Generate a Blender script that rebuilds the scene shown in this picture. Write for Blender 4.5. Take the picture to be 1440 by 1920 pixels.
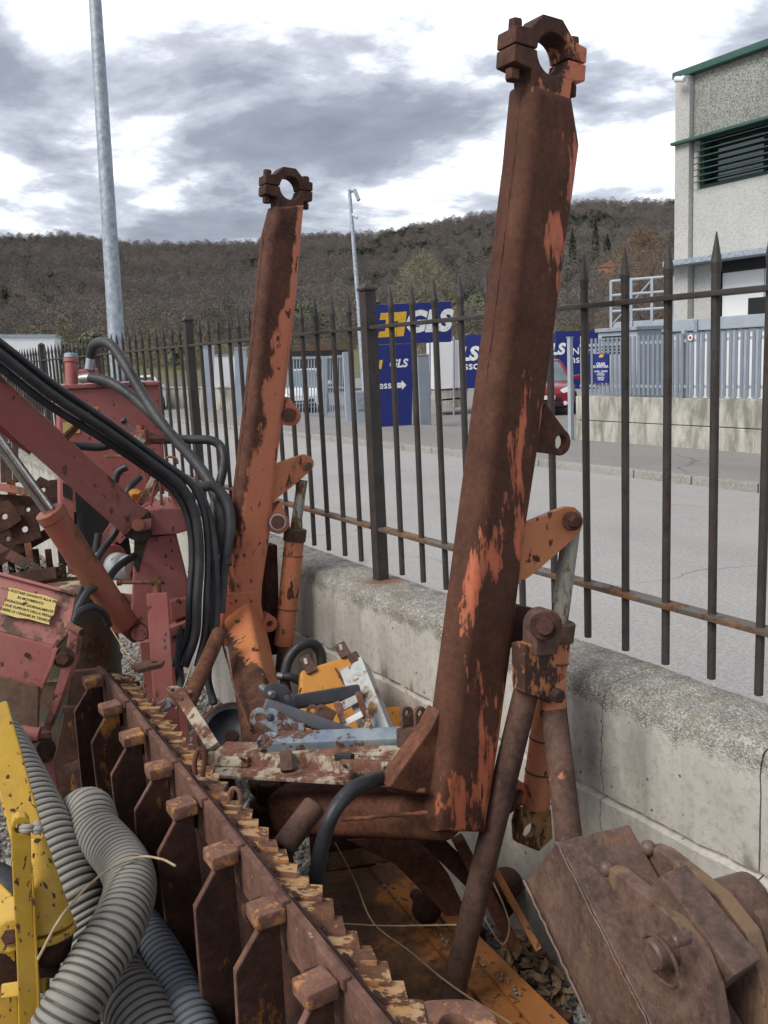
import bpy, bmesh, math, random
from mathutils import Vector, Matrix, noise
R_ = random.Random(7)
for o in list(bpy.data.objects): bpy.data.objects.remove(o)
SC = bpy.context.scene
COL = SC.collection
V = Vector
# ------------------------------------------------------------------ camera
PITCH, ROLL, YAW, F = 0.170304, -0.0472756, 0.535124, 1706.03
CAM = V((0, 0, 1.62))
FW = V((math.sin(YAW)*math.cos(PITCH), math.cos(YAW)*math.cos(PITCH), -math.sin(PITCH)))
_r = V((math.cos(YAW), -math.sin(YAW), 0)); _u = _r.cross(FW)
RT = _r*math.cos(ROLL) + _u*math.sin(ROLL); UP = -_r*math.sin(ROLL) + _u*math.cos(ROLL)
cd = bpy.data.cameras.new('camera'); camo = bpy.data.objects.new('camera', cd); COL.objects.link(camo)
camo.matrix_world = Matrix(((RT.x, UP.x, -FW.x, CAM.x), (RT.y, UP.y, -FW.y, CAM.y), (RT.z, UP.z, -FW.z, CAM.z), (0, 0, 0, 1)))
cd.sensor_fit = 'VERTICAL'; cd.sensor_height = 32; cd.lens = F/1920*32; cd.clip_start = .05; cd.clip_end = 6000
SC.camera = camo
# ------------------------------------------------------------------ node helper
class NT:
    def __init__(s, tree): s.t = tree; s.n = tree.nodes; s.l = tree.links
    def __call__(s, typ, out=0, props=None, **inp):
        nd = s.n.new(typ)
        for k, v in (props or {}).items(): setattr(nd, k, v)
        for k, v in inp.items():
            k = k.replace('_', ' ')
            sk = nd.inputs[int(k[1:])] if k[0] == 'i' and k[1:].isdigit() else nd.inputs[k]
            if isinstance(v, bpy.types.NodeSocket): s.l.new(v, sk)
            else:
                if isinstance(v, (tuple, list)) and len(v) == 3 and sk.type == 'RGBA': v = (*v, 1)
                sk.default_value = v
        return nd.outputs[out]
    def math(s, op, a, b=0., c=0.): return s('ShaderNodeMath', props={'operation': op}, i0=a, i1=b, i2=c)
    def noise(s, vec, scale, detail=6., rough=.6, dist=0.):
        return s('ShaderNodeTexNoise', Vector=vec, Scale=scale, Detail=detail, Roughness=rough, Distortion=dist)
    def ramp(s, fac, stops):
        nd = s.n.new('ShaderNodeValToRGB'); e = nd.color_ramp.elements
        while len(e) < len(stops): e.new(.5)
        for el, (p, c) in zip(e, stops): el.position = p; el.color = (*c, 1) if len(c) == 3 else c
        s.l.new(fac, nd.inputs[0]); return nd.outputs[0]
    def mix(s, fac, a, b, mode='MIX'):
        nd = s.n.new('ShaderNodeMix'); nd.data_type = 'RGBA'; nd.blend_type = mode
        for sk, v in ((nd.inputs[0], fac), (nd.inputs[6], a), (nd.inputs[7], b)):
            if isinstance(v, bpy.types.NodeSocket): s.l.new(v, sk)
            else: sk.default_value = (*v, 1) if isinstance(v, tuple) and len(v) == 3 else v
        return nd.outputs[2]
    def mapr(s, v, a, b, c=0., d=1.): return s('ShaderNodeMapRange', props={'clamp': True}, Value=v, From_Min=a, From_Max=b, To_Min=c, To_Max=d)
    def vmul(s, v, k): return s('ShaderNodeVectorMath', props={'operation': 'MULTIPLY'}, i0=v, i1=k)
# ------------------------------------------------------------------ sky, sun, exposure
SUN_EL, SUN_AZ = math.radians(48), math.radians(-95)      # azimuth clockwise from +Y
W = bpy.data.worlds.new('World'); SC.world = W; W.use_nodes = True
t = NT(W.node_tree)
for nd in list(t.n): t.n.remove(nd)
g = t('ShaderNodeTexCoord', out=0)
sky = t('ShaderNodeTexSky', props={'sky_type': 'NISHITA', 'sun_disc': False, 'sun_elevation': SUN_EL, 'sun_rotation': SUN_AZ})
sx = t.n.new('ShaderNodeSeparateXYZ'); t.l.new(g, sx.inputs[0])
zz = t.math('ADD', t.math('MAXIMUM', sx.outputs[2], 0.0), .16)
cp = t('ShaderNodeCombineXYZ', X=t.math('DIVIDE', sx.outputs[0], zz), Y=t.math('DIVIDE', sx.outputs[1], zz), Z=t.math('MULTIPLY', sx.outputs[2], .6))
cp = t('ShaderNodeVectorMath', props={'operation': 'ADD'}, i0=cp, i1=(3.1, 7.7, 0))
big = t.noise(cp, .95, 9., .56, .35)
sml = t.noise(cp, 2.6, 8., .6, .2)
cv = t.math('ADD', t.math('MULTIPLY', big, .74), t.math('MULTIPLY', sml, .26))
cloud = t.ramp(cv, [(.37, (.80, .82, .85)), (.435, (.55, .57, .60)), (.48, (.26, .270, .303)), (.53, (.145, .152, .181)), (.63, (.092, .096, .12))])
blue = t('ShaderNodeMixRGB', props={'blend_type': 'MULTIPLY'}, i0=1., i1=sky, i2=(.1, .1, .1))
skyc = t.mix(.93, blue, cloud)
bg = t('ShaderNodeBackground', Color=skyc, Strength=1.0)
t.l.new(bg, t.n.new('ShaderNodeOutputWorld').inputs[0])
sl = bpy.data.lights.new('sun', 'SUN'); sl.energy = 1.25; sl.angle = math.radians(30); sl.color = (1, .95, .88)
so = bpy.data.objects.new('sun', sl); COL.objects.link(so)
sd = V((math.sin(SUN_AZ)*math.cos(SUN_EL), math.cos(SUN_AZ)*math.cos(SUN_EL), math.sin(SUN_EL)))
so.rotation_euler = sd.to_track_quat('Z', 'Y').to_euler(); so.location = (0, 0, 30)
SC.view_settings.view_transform = 'Standard'; SC.view_settings.look = 'None'
SC.view_settings.exposure = 1.36; SC.view_settings.gamma = 1; SC.view_settings.use_curve_mapping = False
# ------------------------------------------------------------------ pixel -> point
def ray(px, py): return FW + RT*((px-720)/F) - UP*((py-960)/F)
def P(px, py, t=None, x=None, y=None, z=None):
    r = ray(px, py)
    if x is not None: t = (x-CAM.x)/r.x
    elif y is not None: t = (y-CAM.y)/r.y
    elif z is not None: t = (z-CAM.z)/r.z
    return CAM + r*t
def W_(px, t): return px*t/F
def on(px, py, o, n):
    r = ray(px, py); return CAM + r*((o-CAM).dot(n)/r.dot(n))
def dep(p): return (p-CAM).dot(FW)
# ------------------------------------------------------------------ objects
WL = {}
def thing(name, label, cat, loc, group=None):
    o = bpy.data.objects.new(name, None); COL.objects.link(o); o.empty_display_size = .05
    o.location = loc; WL[o.name] = V(loc); tag(o, label, cat, group); return o
def tag(o, label=None, cat=None, group=None, kind=None):
    if label: o['label'] = label
    if cat: o['category'] = cat
    if group: o['group'] = group
    if kind: o['kind'] = kind
    return o
def finish(me, sharp):
    if sharp is not None:
        me.polygons.foreach_set('use_smooth', [True]*len(me.polygons)); me.set_sharp_from_angle(angle=math.radians(sharp))
def obj(name, bm, m, parent=None, sharp=38, label=None, kind=None):
    me = bpy.data.meshes.new(name)
    if len(bm.verts):
        lo = V((min(v.co[i] for v in bm.verts) for i in range(3))); hi = V((max(v.co[i] for v in bm.verts) for i in range(3)))
        c = (lo+hi)/2
        if parent is None: c.z = lo.z
    else: c = V()
    for v in bm.verts: v.co -= c
    bmesh.ops.recalc_face_normals(bm, faces=bm.faces)
    bm.to_mesh(me); bm.free(); finish(me, sharp)
    if isinstance(m, (list, tuple)):
        for mm in m: me.materials.append(mm)
    elif m: me.materials.append(m)
    o = bpy.data.objects.new(name, me); COL.objects.link(o); WL[o.name] = c
    o.location = c
    if parent: o.parent = parent; o.location = c - WL[parent.name]
    if sharp is not None: wn = o.modifiers.new('normals', 'WEIGHTED_NORMAL'); wn.keep_sharp = True
    if label: o['label'] = label
    if kind: o['kind'] = kind
    return o
def raw(name, verts, faces, m, parent=None, kind=None, sharp=None):
    me = bpy.data.meshes.new(name); me.from_pydata(verts, [], faces); me.update(); finish(me, sharp)
    me.materials.append(m); o = bpy.data.objects.new(name, me); COL.objects.link(o); WL[o.name] = V()
    if parent: o.parent = parent; o.location = -WL[parent.name]
    if kind: o['kind'] = kind
    return o
def copy(o, loc, parent=None, rotz=None):
    c = o.copy(); COL.objects.link(c); WL[c.name] = V(loc); c.location = loc
    if parent: c.parent = parent; c.location = V(loc) - WL[parent.name]
    if rotz is not None: c.rotation_euler.z = rotz
    return c
BM = bmesh.new
def perp(axis, face):
    n = face - axis*face.dot(axis)
    if n.length < 1e-5: n = axis.orthogonal()
    return n.normalized()
def beam(a, b, w, h, face=None, rot=0, bev=.003, w2=None, h2=None, bm=None, seg=2):
    """box from a to b; w across the view, h in depth; face = direction of its front"""
    a, b = V(a), V(b); ax = (b-a).normalized()
    n = perp(ax, V(face) if face is not None else CAM-(a+b)/2)
    if rot: n = Matrix.Rotation(math.radians(rot), 3, ax) @ n
    u = n.cross(ax); w2 = w if w2 is None else w2; h2 = h if h2 is None else h2
    q = BM(); vs = []
    for p, ww, hh in ((a, w, h), (b, w2, h2)):
        for su, sn in ((-1, -1), (1, -1), (1, 1), (-1, 1)): vs.append(q.verts.new(p + u*su*ww/2 + n*sn*hh/2))
    for f in ((0, 1, 2, 3), (7, 6, 5, 4), (0, 4, 5, 1), (1, 5, 6, 2), (2, 6, 7, 3), (3, 7, 4, 0)): q.faces.new([vs[i] for i in f])
    if bev: bmesh.ops.bevel(q, geom=q.edges[:], offset=bev, segments=seg, affect='EDGES', clamp_overlap=True, profile=.5)
    return join(bm, q)
def join(bm, q):
    if bm is None: return q
    me = bpy.data.meshes.new('tmp'); q.to_mesh(me); q.free(); bm.from_mesh(me); bpy.data.meshes.remove(me); return bm
def box(lo, hi, bev=.004, bm=None, seg=2):
    lo, hi = V(lo), V(hi); m = (lo+hi)/2
    return beam((m.x, m.y, lo.z), (m.x, m.y, hi.z), hi.x-lo.x, hi.y-lo.y, face=(0, -1, 0), bev=bev, bm=bm, seg=seg)
def cyl(a, b, r, r2=None, seg=20, bev=0., bm=None):
    a, b = V(a), V(b); ax = (b-a).normalized(); u = ax.orthogonal().normalized(); w = ax.cross(u); r2 = r if r2 is None else r2
    st = [(0, r), (1, r2)]
    L = (b-a).length
    if bev: st = [(0, r-bev), (bev/L, r), (1-bev/L, r2), (1, r2-bev)]
    q = BM(); rings = []
    for s, rr in st:
        rings.append([q.verts.new(a+(b-a)*s + (u*math.cos(2*math.pi*i/seg)+w*math.sin(2*math.pi*i/seg))*rr) for i in range(seg)])
    for A, B in zip(rings, rings[1:]):
        for i in range(seg): q.faces.new((A[i], A[(i+1) % seg], B[(i+1) % seg], B[i]))
    q.faces.new(rings[0][::-1]); q.faces.new(rings[-1])
    return join(bm, q)
def spline(pts, n=8):
    pts = [V(p) for p in pts]; out = []
    e = [pts[0]*2-pts[1]] + pts + [pts[-1]*2-pts[-2]]
    for i in range(1, len(e)-2):
        for k in range(n):
            s = k/n; p0, p1, p2, p3 = e[i-1:i+3]
            out.append(.5*((2*p1) + (p2-p0)*s + (2*p0-5*p1+4*p2-p3)*s*s + (3*p1-p0-3*p2+p3)*s**3))
    return out+[pts[-1]]
def tube(pts, r, seg=12, n=8, bm=None, rad=None, smooth=True):
    pts = spline(pts, n) if smooth and len(pts) > 2 else [V(p) for p in pts]
    q = BM(); rings = []; u = None
    for i, p in enumerate(pts):
        d = (pts[min(i+1, len(pts)-1)]-pts[max(i-1, 0)]).normalized()
        u = d.orthogonal().normalized() if u is None else perp(d, u)
        w = d.cross(u); rr = rad(i) if rad else r
        rings.append([q.verts.new(p+(u*math.cos(2*math.pi*k/seg)+w*math.sin(2*math.pi*k/seg))*rr) for k in range(seg)])
    for A, B in zip(rings, rings[1:]):
        for i in range(seg): q.faces.new((A[i], A[(i+1) % seg], B[(i+1) % seg], B[i]))
    q.faces.new(rings[0][::-1]); q.faces.new(rings[-1])
    return join(bm, q)
def resample(pts, step):
    L = [0]
    for a, b in zip(pts, pts[1:]): L.append(L[-1]+(b-a).length)
    n = max(2, int(L[-1]/step)); out = []; j = 0
    for i in range(n+1):
        s = L[-1]*i/n
        while j < len(L)-2 and L[j+1] < s: j += 1
        out.append(pts[j].lerp(pts[j+1], (s-L[j])/max(1e-9, L[j+1]-L[j])))
    return out
def circ(cx, cy, r, n=20, a0=0., a1=2*math.pi):
    full = abs(a1-a0-2*math.pi) < 1e-6; m = n if full else n-1
    return [(cx+r*math.cos(a0+(a1-a0)*i/m), cy+r*math.sin(a0+(a1-a0)*i/m)) for i in range(n)]
def plate(pts, th, o=V((0, 0, 0)), ux=V((1, 0, 0)), uy=V((0, 0, 1)), holes=(), bev=0., bm=None, back=None):
    """flat outline with holes, extruded th along back (away from its front face)"""
    q = BM(); ed = []
    for lp in [pts]+list(holes):
        vs = [q.verts.new(o+ux*a+uy*b) for a, b in lp]
        ed += [q.edges.new((vs[i], vs[(i+1) % len(vs)])) for i in range(len(vs))]
    n = ux.cross(uy).normalized()
    if back is not None and n.dot(back) < 0: n = -n
    if holes: bmesh.ops.triangle_fill(q, use_beauty=True, use_dissolve=False, edges=ed)
    else: q.faces.new(q.verts[:])
    res = bmesh.ops.extrude_face_region(q, geom=q.faces[:])
    for e in res['geom']:
        if isinstance(e, bmesh.types.BMVert): e.co += n*th
    bmesh.ops.recalc_face_normals(q, faces=q.faces)
    if bev:
        be = [e for e in q.edges if len(e.link_faces) == 2 and e.calc_face_angle(0) > .5]
        bmesh.ops.bevel(q, geom=be, offset=bev, segments=2, affect='EDGES', clamp_overlap=True, profile=.5)
    return join(bm, q)
def pxplate(pxs, o, n, th, holes=(), bev=0., bm=None):
    """outline given by pixels on the plane through o with normal n; holes = (px, py, radius_m)"""
    n = V(n).normalized(); o = V(o); ux = n.orthogonal().normalized(); uy = n.cross(ux)
    f = lambda p: ((p-o).dot(ux), (p-o).dot(uy))
    hs = [circ(*f(on(a, b, o, n)), r, 18) for a, b, r in holes]
    return plate([f(on(a, b, o, n)) for a, b in pxs], th, o, ux, uy, hs, bev, bm, back=(o-CAM))
def lug(a, b, w0, r, hr, th, face, bm=None, bev=.002):
    """ear plate: root at a (width w0), round eye of radius r with a hole at b"""
    a, b = V(a), V(b); ax = (b-a).normalized(); n = perp(ax, V(face)); u = ax.cross(n); L = (b-a).length
    pts = [(0, -w0/2), (0, w0/2)] + [(x, y) for x, y in circ(L, 0, r, 14, math.pi*.5, -math.pi*.5)]
    return plate(pts, th, a+n*th/2, ax, u, [circ(L, 0, hr, 16)] if hr else (), bev, bm, back=-n)
def bolt(c, ax, r=.012, h=.012, bm=None): ax = V(ax).normalized(); return cyl(V(c)-ax*.002, V(c)+ax*h, r, seg=6, bev=r*.12, bm=bm)
def lettering(name, txt, o, ux, uy, size, m, parent, th=.002, offset=0., shear=0., align='CENTER', spacing=1.):
    cu = bpy.data.curves.new('txt', 'FONT'); cu.body = txt; cu.size = 1; cu.extrude = 0; cu.offset = offset; cu.shear = shear
    cu.align_x = align; cu.align_y = 'CENTER'; cu.space_character = spacing; cu.resolution_u = 3
    tmp = bpy.data.objects.new('txt', cu); COL.objects.link(tmp)
    dg = bpy.context.evaluated_depsgraph_get(); me = bpy.data.meshes.new_from_object(tmp.evaluated_get(dg))
    bpy.data.objects.remove(tmp); bpy.data.curves.remove(cu)
    ux = V(ux).normalized()*size; uy = V(uy).normalized()*size
    bm = BM(); bm.from_mesh(me); bpy.data.meshes.remove(me)
    for v in bm.verts: v.co = V(o)+ux*v.co.x+uy*v.co.y
    return obj(name, bm, m, parent, sharp=None)
# ------------------------------------------------------------------ materials
def mat(name):
    m = bpy.data.materials.new(name); m.use_nodes = True; t = NT(m.node_tree)
    for nd in list(t.n): t.n.remove(nd)
    pos = t('ShaderNodeNewGeometry', out=0); return m, t, pos
def done(m, t, col, rough=.8, height=None, bstr=.3, bdist=.003, metal=0., spec=.35, alpha=None, trans=None):
    kw = dict(Base_Color=col, Roughness=rough, Metallic=metal)
    kw['Specular IOR Level'] = spec
    if height is not None: kw['Normal'] = t('ShaderNodeBump', Strength=bstr, Distance=bdist, Height=height)
    if trans is not None: kw['Transmission Weight'] = trans
    b = t('ShaderNodeBsdfPrincipled', **kw)
    t.l.new(b, t.n.new('ShaderNodeOutputMaterial').inputs[0]); return m
RUST = ((.020, .010, .008), (.075, .030, .018), (.155, .064, .033))
def rusty(name, paint=None, paint2=None, cover=.5, scale=7., streak=.5, grad=None, rust=RUST, rough=.85, bump=.35, spots=.5, soft=.012, dust=.0, pr=.55, ss=38.):
    """rust with flaking paint; grad=(point, vector): paint grows along vector"""
    m, t, pos = mat(name)
    sv = t.vmul(pos, (1, 1, streak))
    fine = t.noise(pos, 70., 8., .65)
    rc = t.ramp(t.math('ADD', t.math('MULTIPLY', t.noise(pos, 11., 6., .6), .55), t.math('MULTIPLY', fine, .45)), [(.36, rust[0]), (.5, rust[1]), (.66, rust[2])])
    rc = t.mix(t.mapr(t.noise(t.vmul(pos, (1, 1, .22)), 17., 8., .65), .47, .66, 0., .5), rc, rust[0])
    rc = t.mix(t.mapr(t.noise(pos, 150., 4., .6), .56, .74, 0., .35), rc, tuple(min(1, c*1.45) for c in rust[2]))
    col = rc; rg = rough; h = t.math('MULTIPLY', fine, .5)
    if paint:
        v = t.math('ADD', t.math('MULTIPLY', t.noise(sv, scale, 10., .62, .15), .72), t.math('MULTIPLY', t.noise(sv, scale*5, 6., .65), .28))
        if grad:
            d = t('ShaderNodeVectorMath', props={'operation': 'SUBTRACT'}, i0=pos, i1=tuple(grad[0]))
            d = t('ShaderNodeVectorMath', out=1, props={'operation': 'DOT_PRODUCT'}, i0=d, i1=tuple(grad[1]))
            v = t.math('ADD', v, t.mapr(d, -1., grad[2] if len(grad) > 2 else 1., -1., grad[2] if len(grad) > 2 else 1.))
        thr = .5+(.5-cover)*.42
        k = t.mapr(v, thr-soft, thr+soft)
        pc = t.mix(t.mapr(t.noise(pos, scale*.8, 5., .6), .35, .65), paint, paint2 or paint)
        pc = t.mix(t.mapr(fine, .35, .7, 0., .22), pc, tuple(c*.45 for c in paint))
        if spots:
            sp = t.mapr(t.noise(sv, ss, 4., .5), .665-.06*spots, .70-.06*spots)
            k = t.math('MULTIPLY', k, t.math('SUBTRACT', 1., sp))
            rim = t.mapr(v, thr, thr+.05); pc = t.mix(t.math('MULTIPLY', t.math('SUBTRACT', 1., rim), .45), pc, rust[1])
        col = t.mix(k, rc, pc); rg = t.mapr(k, 0, 1, rough, pr); h = t.math('ADD', h, t.math('MULTIPLY', k, .55))
    if dust: col = t.mix(t.mapr(t.noise(pos, 5., 8., .7), .45, .7, 0., dust), col, (.30, .25, .20))
    return done(m, t, col, rg, h, bump, .0025)
def plain(name, c, c2=None, rough=.6, scale=12., bump=.1, metal=0., bs=60., spec=.4):
    m, t, pos = mat(name); f = t.noise(pos, bs, 6., .6)
    col = t.mix(t.mapr(t.noise(pos, scale, 7., .62), .35, .65), c, c2 or tuple(x*.75 for x in c))
    return done(m, t, col, t.mapr(f, .3, .7, rough-.08, rough+.08), f, bump, .002, metal, spec)
OR, OR2 = (.52, .165, .075), (.46, .175, .06)
NEAR0 = P(960, 900, y=1.55)
m_near = rusty('arm_rust', OR, (.50, .13, .07), .475, 13., .24, grad=(P(1022, 800, y=1.51), (.70, 0, -.20), .05), rust=((.050, .0195, .0115), (.080, .031, .018), (.125, .050, .028)), spots=.25, soft=.009)
m_far = rusty('arm_orange_paint', (.54, .175, .095), (.52, .185, .10), .52, 6., .5, grad=(P(490, 780, y=2.93), (3.4, 0, -1.05), .13), rust=((.030, .013, .010), (.085, .033, .020), (.14, .058, .033)), spots=.4)
m_cylp = rusty('cylinder_orange_paint', (.53, .18, .09), (.50, .22, .11), .70, 13., .4, spots=1.)
m_bracket = rusty('bracket_orange_paint', (.52, .18, .095), (.49, .20, .085), .74, 8., .6, spots=.7)
m_strut = rusty('strut_rust', (.50, .18, .08), None, .20, 9., .35, rust=((.045, .027, .021), (.105, .058, .043), (.16, .090, .066)), spots=.2)
m_rust = rusty('dark_rust', rust=((.022, .011, .009), (.062, .027, .018), (.115, .050, .030)))
m_rust2 = rusty('mid_rust', rust=((.045, .018, .011), (.120, .046, .025), (.20, .085, .045)))
m_tooth = rusty('tooth_rust', (.30, .13, .03), None, .24, 9., .4, rust=((.018, .009, .007), (.050, .021, .014), (.098, .042, .026)), spots=.2)
m_cap = rusty('cap_worn_paint', (.46, .20, .055), (.36, .20, .10), .42, 16., 1., rust=((.10, .048, .032), (.17, .085, .058), (.24, .13, .09)), spots=.3)
m_bar = rusty('bar_worn_rust', (.50, .30, .18), None, .18, 26., 1., rust=((.07, .032, .023), (.135, .066, .047), (.20, .11, .08)), spots=.1)
m_cleat = rusty('cleat_yellow_paint', (.50, .27, .095), (.48, .31, .17), .52, 17., 1., rust=((.05, .022, .014), (.11, .048, .025), (.19, .09, .045)), spots=.6)
m_red = rusty('red_machine_paint', (.34, .098, .090), (.36, .135, .12), .84, 6., .6, rust=((.05, .02, .014), (.10, .04, .025), (.15, .07, .045)), spots=.35, pr=.55, dust=.22)
m_red2 = rusty('red_machine_worn', (.34, .10, .090), (.36, .145, .125), .66, 6., .8, rust=((.045, .022, .017), (.095, .048, .036), (.15, .085, .062)), spots=.5, dust=.2)
m_redcyl = rusty('red_cylinder_worn', (.29, .075, .055), (.27, .11, .06), .58, 9., .35, rust=((.05, .028, .014), (.12, .062, .028), (.18, .10, .05)), spots=.5)
m_moss = plain('moss_dirt', (.055, .048, .030), (.025, .022, .016), .95, 30., .8, bs=140.)
m_yel = rusty('yellow_machine_paint', (.52, .32, .035), (.42, .25, .03), 1.05, 18., .45, spots=.9, pr=.5, dust=.15, ss=95.)
m_oran = rusty('orange_box_paint', (.56, .25, .045), (.50, .21, .04), .76, 8., .7, spots=.7)
m_grey = rusty('blue_grey_paint', (.15, .19, .255), (.27, .31, .32), .60, 16., .8, rust=((.05, .022, .015), (.11, .052, .034), (.17, .10, .07)), spots=.5)
m_palegrey = rusty('pale_grey_paint', (.36, .40, .41), (.43, .45, .43), .74, 8., .5, rust=((.11, .05, .022), (.22, .115, .05), (.30, .18, .09)), spots=.4)
m_cream = rusty('cream_worn_paint', (.44, .39, .31), (.39, .33, .23), .46, 15., .8, rust=((.05, .022, .015), (.15, .065, .042), (.24, .12, .08)), spots=.6, soft=.035)
m_charc = plain('charcoal_paint', (.040, .043, .052), (.065, .068, .078), .45, 14., .15)
m_black = plain('black_rubber', (.018, .019, .021), (.036, .037, .040), .48, 20., .12)
m_black2 = plain('dusty_black_rubber', (.022, .023, .026), (.060, .060, .062), .55, 9., .15)
m_fence = rusty('fence_paint', (.040, .036, .034), (.062, .052, .046), .74, 22., .3, rust=((.028, .020, .017), (.05, .035, .028), (.085, .054, .04)), spots=.6, pr=.5, bump=.6)
m_rail = rusty('rail_weathered', (.085, .075, .068), (.12, .105, .09), .52, 14., 1., rust=((.06, .03, .018), (.16, .082, .04), (.24, .14, .075)), spots=.2)
m_chrome = plain('chrome_rod', (.62, .62, .62), (.45, .42, .38), .18, 30., .02, metal=1.)
m_rod = rusty('weathered_rod', (.34, .33, .27), (.26, .27, .25), .60, 20., .4, rust=((.06, .03, .016), (.16, .09, .04), (.25, .16, .08)), spots=.7)
m_steel = plain('bright_steel', (.55, .54, .52), (.35, .34, .33), .35, 30., .05, metal=.9)
m_galv = plain('galvanised_steel', (.40, .44, .48), (.22, .26, .31), .5, 16., .08, metal=.2)
m_slat = plain('slat_grey_metal', (.20, .23, .27), (.17, .195, .23), .55, 3., .03)
m_grepaint = plain('pale_grey_metal', (.37, .41, .46), (.31, .35, .40), .55, 3., .03)
m_block = rusty('block_polished_rust', (.20, .10, .055), (.15, .085, .06), .30, 5., .6, rust=((.056, .036, .029), (.125, .078, .060), (.20, .128, .094)), rough=.46, spots=.5, bump=.8, soft=.018)
m_block2 = rusty('block_side_rust', (.21, .125, .065), (.18, .12, .08), .42, 6., .5, rust=((.06, .036, .029), (.13, .078, .060), (.19, .118, .088)), rough=.6, spots=.6, soft=.018, bump=.7)
m_deck = rusty('deck_orange_paint', (.43, .165, .045), (.36, .15, .05), .55, 4., 1., grad=(P(800, 1780, z=.1), (.5, -.3, 0)), rust=((.045, .026, .017), (.105, .054, .030), (.17, .088, .045)), spots=.8, soft=.05)
m_sticker = rusty('yellow_sticker', (.62, .48, .16), (.55, .42, .14), .93, 12., 1., spots=.1, bump=.05)
m_ink = plain('dark_ink', (.035, .028, .02), rough=.8)
m_blue = plain('blue_sign', (.012, .022, .16), (.010, .019, .145), .45, 2., .0)
m_white = plain('white_paint', (.78, .79, .80), (.72, .73, .74), .5, 2., .0)
m_signw = plain('white_lettering', (.82, .83, .84), rough=.5, bump=0.)
m_signy = plain('yellow_logo', (.72, .42, .03), rough=.5, bump=0.)
m_green = plain('green_louvre', (.045, .105, .088), (.038, .090, .076), .5, 3., .02)
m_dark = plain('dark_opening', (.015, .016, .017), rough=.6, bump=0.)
m_glass = plain('dark_glass', (.02, .024, .028), (.03, .034, .04), .08, 2., 0., spec=.6)
m_clear = plain('car_glass', (.16, .20, .21), (.10, .13, .14), .06, 2., 0., spec=.8)
m_carred = plain('car_red', (.22, .012, .022), (.20, .011, .020), .22, 2., 0., spec=.7)
m_carwhite = plain('car_white', (.62, .64, .66), (.58, .60, .62), .25, 2., 0., spec=.6)
m_lamp = plain('headlight_lens', (.75, .77, .78), (.5, .52, .54), .12, 20., .02, spec=.8)
m_tail = plain('tail_light', (.45, .015, .015), rough=.2, bump=0.)
m_tyre = plain('tyre', (.02, .02, .021), rough=.75)
m_drum = rusty('green_drum_paint', (.050, .068, .052), (.085, .085, .055), .62, 7., .8, rust=((.04, .025, .014), (.09, .055, .028), (.14, .09, .05)), spots=.5)
m_hose = None
def hosemat(name, c, c2):
    m, t, pos = mat(name); f = t.noise(pos, 40., 8., .7)
    col = t.mix(t.mapr(t.noise(pos, 6., 6., .65), .3, .7), c, c2); col = t.mix(t.mapr(f, .5, .72, 0., .35), col, (.16, .145, .115))
    return done(m, t, col, .62, f, .25, .002)
m_hose = hosemat('grey_hose', (.27, .258, .225), (.20, .19, .165)); m_hose2 = hosemat('blue_grey_hose', (.17, .195, .235), (.13, .15, .18))
m_groove = hosemat('hose_groove', (.095, .090, .080), (.07, .067, .06))  # groove shade put into the colour, on top of what the relief gives
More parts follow.
